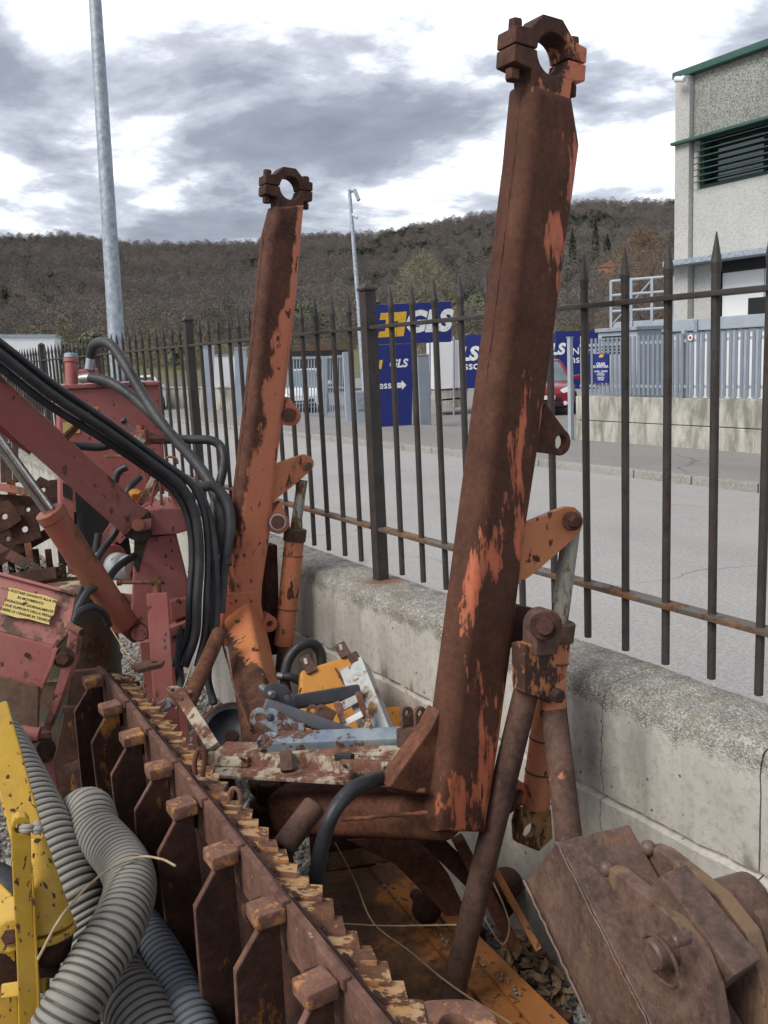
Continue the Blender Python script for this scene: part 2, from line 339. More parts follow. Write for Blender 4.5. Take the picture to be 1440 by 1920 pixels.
def concrete(name, lo, hi, stain, top=None, green=None, crack=None):
    m, t, pos = mat(name)
    sv = t.vmul(pos, (1, 1, .16)); f = t.noise(pos, 55., 9., .7)
    a = t.noise(sv, 5., 8., .62); b = t.noise(pos, 2.2, 6., .6)
    col = t.mix(t.mapr(b, .35, .65), lo, hi)
    col = t.mix(t.mapr(a, .46, .64, 0., .75), col, stain)
    col = t.mix(t.mapr(f, .48, .72, 0., .5), col, tuple(c*.42 for c in lo))
    vo = t('ShaderNodeTexVoronoi', Vector=pos, Scale=38.)
    pit = t.math('MULTIPLY', t.mapr(vo, .10, .16, 1., 0.), t.mapr(t.noise(pos, 9., 3., .5), .53, .60))
    col = t.mix(t.math('MULTIPLY', pit, .8), col, (.04, .037, .033)); h = t.math('SUBTRACT', t.math('MULTIPLY', f, .6), t.math('MULTIPLY', pit, .6))
    if top is not None:      # rough, lichen-grown crown with exposed aggregate
        z = t('ShaderNodeSeparateXYZ', out=2, Vector=pos)
        k = t.mapr(t.math('ADD', z, t.math('MULTIPLY', t.noise(pos, 14., 6., .6), .12)), top+.055, top+.085)
        ag = t('ShaderNodeTexVoronoi', out=1, Vector=pos, Scale=230.)
        agf = t('ShaderNodeSeparateColor', out=0, Color=ag)
        ac = t.ramp(agf, [(0., (.15, .143, .13)), (.35, (.25, .24, .215)), (.7, (.36, .345, .31)), (1., (.50, .48, .43))])
        ac = t.mix(t.mapr(t.noise(pos, 26., 8., .7), .44, .64, 0., .62), ac, (.12, .113, .10))
        ac = t.mix(t.mapr(t.noise(pos, 7., 6., .65), .52, .68, 0., .55), ac, (.17, .14, .065))
        col = t.mix(t.math('MULTIPLY', k, .85), col, ac)
        ad = t('ShaderNodeTexVoronoi', Vector=pos, Scale=230.)
        h = t.math('SUBTRACT', h, t.math('MULTIPLY', t.math('MULTIPLY', ad, k), 1.6))
    if crack:
        dd = t('ShaderNodeVectorMath', out=1, props={'operation': 'DISTANCE'}, i0=pos, i1=(1.55, 2.64, .85))
        col = t.mix(t.mapr(t.math('ADD', dd, t.math('MULTIPLY', t.noise(pos, 16., 6., .65), .10)), .085, .15, .8, 0.), col, (.20, .095, .035))
        sx_ = t.n.new('ShaderNodeSeparateXYZ'); t.l.new(pos, sx_.inputs[0])
        d = t.math('ABSOLUTE', t.math('SUBTRACT', t.math('ADD', sx_.outputs[1], t.math('MULTIPLY', t.math('SUBTRACT', t.noise(pos, 9., 8., .7), .5), .05)), crack))
        col = t.mix(t.mapr(d, .0006, .0022, .75, 0.), col, (.05, .046, .04))
    if green: col = t.mix(t.mapr(t.noise(t.vmul(pos, (1, 1, .35)), 2.6, 9., .68), .47, .62, 0., .85), col, green)
    return done(m, t, col, .92, h, .55, .006, spec=.2)
m_conc = concrete('wall_concrete', (.41, .39, .35), (.52, .495, .445), (.20, .19, .165), top=.785, crack=P(1130, 1450, x=1.43).y)
m_conc2 = concrete('far_wall_concrete', (.44, .425, .375), (.54, .525, .47), (.24, .23, .21), green=(.17, .165, .13))
def pebble():
    m, t, pos = mat('pebbledash'); f = t('ShaderNodeTexVoronoi', out=1, Vector=pos, Scale=48.)
    a = t('ShaderNodeSeparateColor', out=0, Color=f)
    n = t.noise(pos, .7, 5., .6)
    z = t('ShaderNodeSeparateXYZ', out=2, Vector=pos)
    base = t.mix(t.mapr(n, .35, .65), (.46, .46, .44), (.54, .54, .52))
    col = t.mix(t.mapr(a, .0, .55, .55, 0.), base, (.27, .27, .265))
    return done(m, t, col, .9, a, .6, .02)
m_pebble = pebble()
m_pebble2 = None
def pebble_dark():
    m, t, pos = mat('grey_green_pebbledash'); f = t('ShaderNodeTexVoronoi', out=1, Vector=pos, Scale=46.)
    a = t('ShaderNodeSeparateColor', out=0, Color=f)
    col = t.mix(t.mapr(a, .0, .7, .9, 0.), t.mix(t.mapr(t.noise(pos, .8, 6., .6), .35, .65), (.30, .31, .28), (.37, .38, .35)), (.10, .11, .10))
    return done(m, t, col, .9, a, .6, .02)
m_pebble2 = pebble_dark()
def asphalt(name, a, b, sc=90., crack=.5):
    m, t, pos = mat(name); f = t.noise(pos, sc, 6., .75); n = t.noise(pos, .5, 7., .62)
    col = t.mix(t.mapr(n, .35, .65), a, b)
    col = t.mix(t.mapr(f, .38, .60, .75, 0.), col, tuple(c*.42 for c in a))
    col = t.mix(t.mapr(t.noise(pos, sc*.35, 4., .7), .45, .65, 0., .3), col, tuple(min(1, c*1.35) for c in a))
    wv = t('ShaderNodeVectorMath', props={'operation': 'ADD'}, i0=pos, i1=t.vmul(t('ShaderNodeTexNoise', out=1, Vector=pos, Scale=1.2, Detail=6.), (.9, .9, 0)))
    ck = t('ShaderNodeTexVoronoi', props={'feature': 'DISTANCE_TO_EDGE'}, Vector=wv, Scale=.33)
    col = t.mix(t.math('MULTIPLY', t.mapr(ck, .002, .006, 1., 0.), t.mapr(t.noise(pos, .35, 3., .5), .48, .6, 0., crack)), col, tuple(c*.3 for c in a))
    col = t.mix(t.mapr(t.noise(t.vmul(pos, (1, .12, 1)), .8, 6., .6), .5, .68, 0., .28), col, tuple(c*.55 for c in a))
    vd = t('ShaderNodeTexVoronoi', Vector=pos, Scale=sc*.9)
    return done(m, t, col, .92, t.math('ADD', f, t.math('MULTIPLY', vd, -.5)), .5, .006, spec=.2)
m_road = asphalt('street_asphalt', (.43, .42, .405), (.37, .36, .35)); m_pave = asphalt('pavement_asphalt', (.27, .262, .25), (.31, .30, .288)); m_kerb = asphalt('kerb_stone', (.38, .365, .34), (.29, .28, .26), 50.)
m_land = plain('far_ground', (.12, .115, .075), (.085, .095, .05), .95, .05, .2, bs=3.)
def hillmat():
    m, t, pos = mat('hill_soil'); n = t.noise(pos, .012, 6., .6); f = t.noise(pos, .25, 8., .7)
    col = t.mix(t.mapr(n, .4, .6), (.060, .052, .038), (.085, .070, .052)); col = t.mix(t.mapr(f, .4, .65, 0., .6), col, (.04, .042, .026))
    z = t('ShaderNodeSeparateXYZ', out=2, Vector=pos)
    k = t.mapr(t.math('ADD', z, t.math('MULTIPLY', n, 12.)), 11., 15., 1., 0.)
    col = t.mix(t.math('MULTIPLY', k, .75), col, t.mix(t.mapr(f, .35, .65), (.17, .185, .075), (.16, .135, .075)))
    return done(m, t, col, .95, f, .3, .5, spec=.1)
m_hill = hillmat()
def treemat(name, ca, cb, cc):
    m, t, pos = mat(name)
    r = t('ShaderNodeObjectInfo', out=5)
    col = t.ramp(r, [(0., ca), (.5, cb), (1., cc)])
    col = t.mix(t.mapr(t.noise(pos, .02, 4., .5), .4, .6, 0., .35), col, tuple(c*.6 for c in ca))
    return done(m, t, col, .9, spec=.1)
m_bare = treemat('bare_branches', (.145, .130, .117), (.185, .168, .152), (.225, .195, .168))  # distance haze put into the colour: greys lightened, contrast lowered
m_tan = treemat('tan_branches', (.20, .165, .115), (.23, .195, .14), (.18, .14, .10)); m_pale = treemat('pale_branches', (.27, .25, .16), (.29, .27, .18), (.25, .23, .15)); m_russet = treemat('russet_branches', (.22, .15, .105), (.25, .17, .12), (.20, .135, .095))
m_ever = treemat('evergreen_leaves', (.036, .046, .029), (.050, .062, .037), (.070, .078, .050))
m_olive = treemat('olive_leaves', (.12, .14, .085), (.16, .18, .12), (.10, .12, .07))
def gravelmat():
    m, t, pos = mat('gravel_grey'); v = t('ShaderNodeTexVoronoi', out=1, Vector=pos, Scale=60.); a = t('ShaderNodeSeparateColor', out=0, Color=v)
    col = t.ramp(a, [(0., (.06, .056, .05)), (.5, (.17, .16, .145)), (1., (.33, .315, .29))])
    col = t.mix(t.mapr(t.noise(pos, 6., 5., .6), .45, .65, 0., .6), col, (.055, .045, .035))
    vd = t('ShaderNodeTexVoronoi', Vector=pos, Scale=60.)
    return done(m, t, col, .92, vd, .8, -.012, spec=.2)
m_gravel = gravelmat()
m_stone = plain('loose_stones', (.20, .19, .175), (.36, .345, .32), .9, 45., .3)
m_leaf = plain('dry_leaves', (.24, .165, .10), (.12, .075, .042), .85, 30., .3)
m_straw = plain('dry_straw', (.42, .33, .20), (.30, .22, .13), .8, 30., .1)
# ================================================================== THE SETTING
ZS = -.22                                                    # street level
def sheet(name, x0, x1, y0, y1, z, m):
    o = raw(name, [(x0, y0, z), (x1, y0, z), (x1, y1, z), (x0, y1, z)], [(0, 1, 2, 3)], m, kind='structure'); return o
sheet('ground', -3000, 3000, -3000, 3000, ZS-.03, m_land)
sheet('depot_yard', 12.1, 75, -30, 70, ZS-.012, m_pave)
sheet('road', 1.55, 9.4, -40, 130, ZS, m_road)
# far pavement with its kerb stones
pv = raw('pavement', [(9.52, -30, ZS+.11), (12.4, -30, ZS+.11), (12.4, 90, ZS+.11), (9.52, 90, ZS+.11), (9.52, -30, ZS-.05), (12.4, -30, ZS-.05), (12.4, 90, ZS-.05), (9.52, 90, ZS-.05)],
         [(0, 1, 2, 3), (4, 0, 3, 7), (1, 5, 6, 2), (4, 5, 1, 0), (3, 2, 6, 7)], m_pave, kind='structure')
k0 = obj('kerb_stone', box((9.38, 0, ZS-.05), (9.515, .985, ZS+.115), .02), m_kerb, pv)
for i in range(1, 34): copy(k0, V((9.4475, i*1.0+.4925, WL[k0.name].z)), pv)
yb = -6.
sheet('yard_ground', -14, 1.43, -8, 14, 0, m_gravel)
# ---- hill
_px = [(-700, 440), (0, 446), (120, 440), (250, 458), (330, 460), (450, 457), (520, 447), (580, 444), (640, 440), (700, 440), (780, 424), (840, 413), (900, 402), (1000, 390), (1100, 379), (1270, 379), (1500, 400), (2100, 430)]
RID = []
for a, b in _px:
    r = ray(a, b); RID.append((math.atan2(r.x, r.y), r.z/math.hypot(r.x, r.y)))
RID[0] = (RID[0][0], RID[1][1]); RID[-1] = (RID[-1][0], RID[-2][1]*.9)
def ridge(az):
    if az <= RID[0][0]: return RID[0][1]
    for (a, e), (b, f) in zip(RID, RID[1:]):
        if az <= b: return e+(f-e)*(az-a)/(b-a)
    return RID[-1][1]
R0, R1 = 130., 690.
def hill_z(az, r):
    s = max(0., min(1., (r-R0)/(R1-R0)))
    p = s**1.12*(1-.12*math.sin(s*math.pi))
    top = ridge(az)*R1+CAM.z-3
    x, y = r*math.sin(az), r*math.cos(az)
    n = noise.noise(V((x*.012, y*.012, 3)))*9*s*(1-s)*2.2 + noise.noise(V((x*.004, y*.004, 9)))*16*s*(1-s)*2
    z = top*p + n
    if r > R1: z -= ((r-R1)/180)**2*12
    return ZS-.6+max(z, 0) if s > 0 else ZS-.6
NA, NR = 150, 60
vs, fs = [], []
for i in range(NA+1):
    az = YAW-1.25+2.5*i/NA
    for j in range(NR+1):
        r = 110+(900-110)*j/NR; vs.append((r*math.sin(az), r*math.cos(az), hill_z(az, r)))
for i in range(NA):
    for j in range(NR): k = i*(NR+1)+j; fs.append((k, k+1, k+NR+2, k+NR+1))
raw('hillside', vs, fs, m_hill, kind='structure', sharp=60)
# ---- woodland: unlinked source trees, instanced on scattered points
def twig_crown(bm, h, rw, n, size, base, rnd, wf=1.):
    for _ in range(n):
        a = rnd.uniform(0, 6.283); q = rnd.random()**.55; zz = rnd.random()
        rr = rw*q*math.sqrt(max(.05, 1-(2*zz-.75)**2*.7)); c = V((math.cos(a)*rr, math.sin(a)*rr, base+(h-base)*zz))
        d = V((math.cos(a)*.5+rnd.uniform(-1, 1), math.sin(a)*.5+rnd.uniform(-1, 1), .35+rnd.uniform(-.7, .9))).normalized()
        s = d.orthogonal().normalized(); s = Matrix.Rotation(rnd.uniform(0, 6.28), 3, d) @ s*wf
        L = size*rnd.uniform(.7, 1.6); w = size*rnd.uniform(.06, .17)
        bm.faces.new([bm.verts.new(c-s*w), bm.verts.new(c+s*w), bm.verts.new(c+d*L+s*w*.25)])
def leaf_crown(bm, h, rw, n, size, base, rnd, lobes=7):
    lb = [(V((rnd.uniform(-.55, .55)*rw, rnd.uniform(-.55, .55)*rw, base+(h-base)*rnd.uniform(.2, .8))), rw*rnd.uniform(.4, .65)) for _ in range(lobes)]
    for _ in range(n):
        c, r = rnd.choice(lb); d = V((rnd.gauss(0, 1), rnd.gauss(0, 1), rnd.gauss(.2, 1))).normalized()
        p = c+d*r*rnd.random()**.35; u = (d+V((rnd.uniform(-.8, .8), rnd.uniform(-.8, .8), rnd.uniform(-.8, .8)))).normalized().orthogonal().normalized()
        w = Matrix.Rotation(rnd.uniform(0, 6.28), 3, d) @ u; q = d.cross(w); s = size*rnd.uniform(.6, 1.3)
        bm.faces.new([bm.verts.new(p-w*s), bm.verts.new(p+q*s*.6), bm.verts.new(p+w*s), bm.verts.new(p-q*s*.6)])
def wood_source(name, kinds, m):
    c = bpy.data.collections.new(name)
    for i, kd in enumerate(kinds):
        rnd = random.Random(i*31+len(name)); bm = BM(); h = rnd.uniform(6.5, 9.5)
        if kd == 'bare':
            cyl((0, 0, -.5), (0, 0, h*.55), .22, .08, 5, bm=bm); twig_crown(bm, h, h*.42, 620, .55, h*.14, rnd)
        elif kd == 'shrub': twig_crown(bm, h*.42, h*.36, 420, .42, 0., rnd)
        elif kd == 'cypress':
            for _ in range(260):
                zz = rnd.random(); a = rnd.uniform(0, 6.28); r = 1.1*math.sin(min(1, zz*1.05+.12)*math.pi)**.6*rnd.random()**.3; p = V((r*math.cos(a), r*math.sin(a), .2+zz*10))
                d = V((math.cos(a), math.sin(a), 2)).normalized(); s = V((-math.sin(a), math.cos(a), 0)); bm.faces.new([bm.verts.new(p-s*.3), bm.verts.new(p+s*.3), bm.verts.new(p+d*1.)])
        else: leaf_crown(bm, h*.8, h*.42, 330, .5, h*.12, rnd)
        me = bpy.data.meshes.new(name); bm.to_mesh(me); bm.free(); me.materials.append(m)
        c.objects.link(bpy.data.objects.new(name, me))
    return c
def scatter(name, pts, coll, label, cat, smin, smax, seed):
    me = bpy.data.meshes.new(name); me.from_pydata(pts, [], []); o = bpy.data.objects.new(name, me); COL.objects.link(o)
    tag(o, label, cat, kind='stuff')
    ng = bpy.data.node_groups.new(name, 'GeometryNodeTree')
    ng.interface.new_socket('Geometry', in_out='INPUT', socket_type='NodeSocketGeometry'); ng.interface.new_socket('Geometry', in_out='OUTPUT', socket_type='NodeSocketGeometry')
    N = ng.nodes.new; L = ng.links.new
    gi, go = N('NodeGroupInput'), N('NodeGroupOutput'); ip = N('GeometryNodeInstanceOnPoints'); ci = N('GeometryNodeCollectionInfo')
    ci.inputs['Collection'].default_value = coll; ci.inputs['Separate Children'].default_value = True; ci.inputs['Reset Children'].default_value = True
    ip.inputs['Pick Instance'].default_value = True
    rv = N('FunctionNodeRandomValue'); rv.data_type = 'FLOAT_VECTOR'; rv.inputs[0].default_value = (-.06, -.06, 0); rv.inputs[1].default_value = (.06, .06, 6.28); rv.inputs['Seed'].default_value = seed
    rs = N('FunctionNodeRandomValue'); rs.data_type = 'FLOAT'; rs.inputs[2].default_value = smin; rs.inputs[3].default_value = smax; rs.inputs['Seed'].default_value = seed+1
    L(gi.outputs[0], ip.inputs['Points']); L(ci.outputs[0], ip.inputs['Instance']); L(rv.outputs[0], ip.inputs['Rotation']); L(rs.outputs[1], ip.inputs['Scale']); L(ip.outputs[0], go.inputs[0])
    md = o.modifiers.new('scatter', 'NODES'); md.node_group = ng; return o
c_bare = wood_source('bare_tree_source', ['bare']*5+['shrub'], m_bare); c_ever = wood_source('evergreen_source', ['ever']*4, m_ever)
c_tan = wood_source('tan_shrub_source', ['shrub', 'bare', 'shrub'], m_tan); c_olive = wood_source('olive_source', ['ever']*3, m_olive)
rw = random.Random(3); pb, pe, pt, po = [], [], [], []
for _ in range(26000):
    az = YAW+rw.uniform(-.62, .60); r = math.sqrt(rw.uniform(150**2, 780**2))
    x, y = r*math.sin(az), r*math.cos(az); z = hill_z(az, r)
    s = (r-R0)/(R1-R0); n = noise.noise(V((x*.011, y*.011, 0)))+.5*noise.noise(V((x*.03, y*.03, 4)))
    apx = 720+math.tan(az-YAW)*1680
    gr = .50-(.46 if 680 < apx < 1040 and s > .35 else .14 if apx > 1040 else 0)
    if s < .10+.03*n: 
        if n > -.05: (po if n > .16 else pt).append((x, y, z))
    elif s < .22 and n > .25 and apx > 560: po.append((x, y, z))
    elif n+rw.gauss(0, .22) > gr+.06: pe.append((x, y, z))
    else: pb.append((x, y, z))
scatter('bare_woodland', pb, c_bare, 'grey brown leafless woodland covering the hillside', 'woodland', .5, .95, 1)
scatter('evergreen_woodland', pe, c_ever, 'dark green evergreen trees among the bare hillside woods', 'woodland', .5, .9, 5)
scatter('tan_scrub', pt, c_tan, 'tan winter scrub along the foot of the hill', 'scrub', .5, 1.0, 9)
scatter('olive_scrub', po, c_olive, 'pale olive green scrub low on the hillside', 'scrub', .45, .85, 12)
def hill_point(px, r):
    q = ray(px, 600); az = math.atan2(q.x, q.y); return V((r*math.sin(az), r*math.cos(az), hill_z(az, r)))
def lone_tree(name, label, loc, h, w, m, leafy, group=None, mt=None):
    tr = thing(name, label, 'tree', loc, group); rnd = random.Random(hash(name) % 7 if False else len(label)); bm = BM()
    cyl(V(loc)-V((0, 0, .3)), V(loc)+V((0, 0, h*.6)), h*.022, h*.008, 7, bm=bm)
    for k in range(9):
        a = k*2.4; b0 = V(loc)+V((0, 0, h*(.22+.04*k))); cyl(b0, b0+V((math.cos(a)*w*.7, math.sin(a)*w*.7, h*.28)), h*.010, h*.003, 5, bm=bm)
    obj('trunk', bm, mt or m_bare, tr)
    bm = BM()
    if leafy == 'cyp':
        for _ in range(500):
            zz = rnd.random(); a = rnd.uniform(0, 6.28); r = w*math.sin(min(1, zz*1.0+.1)*math.pi)**.6*rnd.random()**.3; p = V((r*math.cos(a), r*math.sin(a), zz*h))
            d = V((math.cos(a), math.sin(a), 2)).normalized(); s = V((-math.sin(a), math.cos(a), 0)); bm.faces.new([bm.verts.new(p-s*.2), bm.verts.new(p+s*.2), bm.verts.new(p+d*.8)])
    elif leafy: leaf_crown(bm, h, w, 900, h*.035, h*.2, rnd, 10)
    else: twig_crown(bm, h, w, 5200, h*.05, h*.12, rnd, wf=.32)
    for v in bm.verts: v.co += V(loc)
    obj('crown', bm, m, tr, sharp=None)
lone_tree('willow_tree', 'pale yellow green leafless tree behind the blue signs', V((28, 42, ZS)), 7.0, 2.2, m_pale, False)
lone_tree('bare_tree', 'russet leafless tree beside the loading platform', V((42, 39.5, ZS)), 8.2, 2.9, m_russet, False)
for i, (px, r, h) in enumerate(((1118, 330, 17), (1075, 340, 14), (1140, 345, 11))):
    lone_tree('cypress_tree', ('tall dark cypress left of the orange house', 'dark cypress standing apart from the orange house', 'short dark cypress behind the orange house')[i], hill_point(px, r), h, 1.5, m_ever, 'cyp', 'cypresses by the orange house')
# orange house on the slope
hp = hill_point(1143, 300); hs = thing('hill_house', 'small orange house with tiled roof on the hillside', 'house', hp)
m_hwall = plain('orange_plaster', (.50, .23, .13), (.44, .20, .12), .9, 1.); m_roof = plain('roof_tiles', (.30, .14, .09), (.22, .11, .08), .9, 1.)
hu = V((math.cos(YAW+.25), -math.sin(YAW+.25), 0)); hv = V((math.sin(YAW+.25), math.cos(YAW+.25), 0))
obj('wall', beam(hp-V((0, 0, 2)), hp+V((0, 0, 4.2)), 7.5, 5, face=-hv, bev=0), m_hwall, hs)
ro = obj('roof', plate([(-4.1, 4.2), (4.1, 4.2), (0, 5.9)], 5.8, hp-hv*2.9, hu, V((0, 0, 1)), back=hv), m_roof, hs)
obj('chimney', box(hp+V((1.2, .3, 4.6)), hp+V((1.8, .9, 6.3)), 0), m_hwall, ro)
for a, b in ((-2, 2.6), (1.6, 2.6), (-2, .6), (1.6, .6)): obj('window', beam(hp-hv*2.52+hu*a+V((0, 0, b-.55)), hp-hv*2.52+hu*a+V((0, 0, b+.55)), .9, .08, face=-hv, bev=0), m_dark, hs)

# ================================================================== DEPOT ACROSS THE STREET
BX = 16.
by = lambda px, py=300: P(px, py, x=BX).y
b = thing('warehouse', 'grey pebbledash warehouse with green louvred window and roof trim', 'building', (BX, 10, ZS))
yl = by(1272); yp = by(1299)
obj('pillar', box((BX-.12, yp, ZS), (BX+.35, yl, 7.0), .02), m_pebble, b)
obj('upper_wall', box((BX, 2, 5.72), (BX+.3, yp-.02, 7.0), .01), m_pebble2, b)
yw = by(1312, 320)
obj('lower_wall', box((BX, 2, 3.32), (BX+.3, yp-.02, 4.72), .01), m_pebble, b)
obj('window_pier', box((BX, yw, 4.722), (BX+.3, yp-.02, 5.718), .01), m_pebble, b)
obj('side_wall', box((BX+.35, yl-.3, ZS), (BX+22, yl-.02, 7.0), .01), m_pebble2, b)
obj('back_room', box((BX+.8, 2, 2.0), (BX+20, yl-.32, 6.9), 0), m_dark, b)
obj('roof_trim', box((BX-.16, 2, 7.0), (BX+22, yl+.05, 7.14), .02), m_green, b)
obj('sun_shade', box((BX-.24, 2, 5.68), (BX-.002, yl+.02, 5.74), .01), m_green, b)
fr = BM(); box((BX+.02, 2, 4.722), (BX+.2, yw-.01, 4.80), .01, fr); box((BX+.02, yw-.10, 4.80), (BX+.2, yw-.01, 5.655), .01, fr); obj('window_frame', fr, m_green, b)
for i in range(7):
    z = 4.86+i*.122; s = obj('louvre_slat', beam((BX-.08, 2, z), (BX-.08, yw+.06, z), .12, .016, face=(-.32, 0, .95), bev=.008), m_green, b)
for yy in (yw-1.5, yw-3.1): obj('mullion', box((BX+.1, yy-.05, 4.8), (BX+.18, yy+.05, 5.65), 0), m_dark, b)
wb = obj('window_glass', box((BX+.24, 2, 4.8), (BX+.26, yw-.1, 5.65), 0), m_glass, b)
obj('canopy', box((BX-.45, 2, 3.20), (BX+.1, yl+.02, 3.315), .01), m_galv, b)
obj('door_jamb', box((BX+.05, by(1330, 540), ZS), (BX+.3, yp-.02, 3.195), .01), m_pebble, b)
y0 = by(1318, 550); 
obj('dock_frame', box((BX+.10, by(1340, 550), 1.2), (BX+.34, y0, 3.195), .01), m_dark, b)
for i in range(3):
    ya = by(1342, 550)-i*1.02; dl = obj('dock_door_panel', box((BX+.2, ya-1.0, 1.2), (BX+.28, ya, 2.98), .012), m_white, b)
    if i == 1:
        yc = by(1420, 580); fm = obj('door_window', box((BX+.17, yc-.36, 2.06), (BX+.205, yc+.36, 2.42), .03), m_dark, dl)
obj('door_head', box((BX+.12, 2, 2.99), (BX+.34, by(1341, 550), 3.19), 0), m_dark, b)
cc = thing('security_camera', 'small white camera under the warehouse roof corner', 'camera', P(1280, 148, x=BX-.3))
q = P(1280, 147, x=BX-.3); obj('housing', cyl(q+V((0, .18, .03)), q+V((-.05, -.1, -.05)), .06, seg=12, bev=.01), m_white, cc); obj('bracket', beam(q+V((.3, 0, .06)), q+V((0, 0, .04)), .04, .04), m_white, cc)
# loading platform with railing
lp = thing('loading_platform', 'raised grey steel platform with railing beside warehouse', 'platform', (17, 15.4, ZS))
ta, tb = P(1146, 590, 21.), P(1262, 588, 20.3); zb = 1.95; zt = zb+1.1
pa, pb_ = V((ta.x, ta.y, zb)), V((tb.x, tb.y, zb)); dirp = (pb_-pa).normalized(); back = V((dirp.y, -dirp.x, 0)); back = back if back.y > 0 else -back
obj('deck', beam(pa+back*1., pb_+back*1., .35, 2., face=(0, 0, 1), rot=90, bev=.01), m_grepaint, lp)
for k in range(4): q = pa.lerp(pb_, k/3); obj('railing_post', beam(q, q+V((0, 0, 1.1)), .06, .06, face=-back), m_grepaint, lp)
for h in (.42, .78, 1.1): obj('rail', cyl(pa+V((0, 0, h)), pb_+V((0, 0, h)), .032, seg=8), m_grepaint, lp)
for h in (.5, 1.1): obj('side_rail', cyl(pa+V((0, 0, h)), pa+back*2+V((0, 0, h)), .03, seg=8), m_grepaint, lp)
obj('stair_rail', cyl(pb_+V((0, 0, .3)), pb_+dirp*.9+V((0, 0, 1.9)), .03, seg=8), m_grepaint, lp)
obj('brace', cyl(pa+V((0, 0, .1)), pa.lerp(pb_, .66)+V((0, 0, 1.05)), .02, seg=6), m_grepaint, lp)
for k in (.15, .85):
    for d in (.2, 1.8): q = pa.lerp(pb_, k)+back*d; obj('leg', beam(V((q.x, q.y, ZS)), q-V((0, 0, .1)), .12, .12), m_dark, lp)
# container behind the fence
cn = thing('grey_container', 'long pale grey container behind the palisade fence', 'container', (14.5, 8, ZS))
yca = P(1232, 640, x=13.8).y
obj('wall', box((13.8, 1, ZS), (16.-.5, yca, 1.80), .01), m_white, cn)
obj('top_rim', box((13.72, .95, 1.80), (15.45, yca+.05, 2.02), .015), m_grepaint, cn)
for i in range(26): obj('rib', box((13.765, yca-.15-i*.24, ZS+.12), (13.80, yca-.03-i*.24, 1.79), .006), m_grepaint, cn)
for i in range(3): obj('clip', box((13.68, yca-1.05-i*1.8, 1.78), (13.72, yca-.97-i*1.8, 2.0), .004), m_galv, cn)
# air conditioning cabinet and blue panel
ac = thing('vent_cabinet', 'grey cabinet with vents behind the palisade end', 'cabinet', P(1160, 740, x=12.9))
o_ = P(1132, 735, x=12.9); u_ = P(1206, 735, x=12.9)
obj('housing', box((12.75, u_.y, ZS), (13.4, o_.y, 1.86), .02), m_grepaint, ac); obj('lid', box((12.7, u_.y-.03, 1.86), (13.45, o_.y+.03, 1.93), .01), m_galv, ac)
for i in range(6): obj('vent_slat', box((12.735, u_.y+.2, 1.45+i*.06), (12.755, o_.y-.12, 1.48+i*.06), 0), m_dark, ac)
bp = thing('blue_screen', 'plain blue screen behind the palisade fence', 'screen', P(1200, 740, x=13.2)); ya, yb_ = P(1172, 650, x=13.6).y, P(1229, 650, x=13.6).y
obj('sheet', box((13.5, yb_, ZS+.3), (13.56, ya, 1.83), .006), m_blue, bp); obj('frame', box((13.57, yb_, ZS), (13.63, ya, 1.80), 0), m_galv, bp)
# far boundary wall and palisade fence
fw = thing('boundary_wall', 'low cream stained concrete wall under the grey palisade', 'wall', (12, 8, ZS))
bm = BM(); NY = 130
for j in range(2):
    z0, z1 = ((ZS, .25), (.262, .70))[j]; box((11.9+.008*j, 1, z0), (12.12, 12.86, z1), .014, bm)
obj('wall_body', bm, m_conc2, fw)
pf = thing('palisade_fence', 'pale grey palisade fence standing on the cream wall', 'fence', (12, 8, .7))
s0 = obj('slat', box((11.985, 8, .73), (11.999, 8.055, 1.745), .003), m_slat, pf)
yy = 12.72; i = 0
while yy > 3.2:
    if i: copy(s0, V((11.992, yy, WL[s0.name].z)), pf)
    else: s0.location = V((11.992, yy, WL[s0.name].z))-WL[pf.name]
    yy -= .1045; i += 1
for z in (.86, 1.60): obj('rail', box((12.0, 3, z), (12.03, 12.84, z+.05), .004), m_grepaint, pf)
for y in (12.82, 10.45, 8.1, 5.7): obj('post', box((12.03, y-.035, .70), (12.10, y+.035, 1.80), .006), m_grepaint, pf)
gp = thing('gate_post', 'slim grey gate post at the end of cream wall', 'post', (11.86, 12.94, ZS)); obj('post', box((11.82, 12.90, ZS), (11.90, 12.98, 1.78), .006), m_grepaint, gp); obj('cap', box((11.81, 12.89, 1.78), (11.91, 12.99, 1.80), .004), m_galv, gp)
# small information board on the palisade
ib = thing('information_board', 'small blue opening hours board on the palisade fence', 'sign', P(1127, 692, x=11.95))
A, B_ = P(1114, 664, x=11.95), P(1141, 718, x=11.95)
bd = obj('board', box((11.94, B_.y, B_.z), (11.97, A.y, A.z), .004), m_blue, ib)
ym = (A.y+B_.y)/2; hh = A.z-B_.z
for k, (s, sz, f) in enumerate((('ORARI', .075, .35), ('DI APERTURA', .062, .44), ('LUNEDI - VENERDI', .04, .60), ('MATTINO', .034, .665), ('POMERIGGIO', .034, .72), ('SABATO', .045, .82), ('MATTINO', .034, .89))):
    lettering('lettering', s, (11.936, ym, A.z-hh*f), (0, -1, 0), (0, 0, 1), sz, m_signw, ib, offset=.02)
obj('logo', plate([(-.03, 0), (.07, .0), (.10, .05), (.0, .05)], .004, V((11.936, ym+.02, A.z-hh*.12)), V((0, -1, 0)), V((0, 0, 1)), back=V((1, 0, 0))), m_signy, ib)
ns = thing('round_notice', 'tiny white notice with red mark on palisade', 'notice', P(1295, 633, x=11.96)); q = P(1295, 633, x=11.97)
obj('disc', cyl(q, q-V((.01, 0, 0)), .05, seg=20), m_signw, ns); obj('mark', cyl(q-V((.01, 0, 0)), q-V((.013, 0, 0)), .025, seg=12), m_tail, ns)
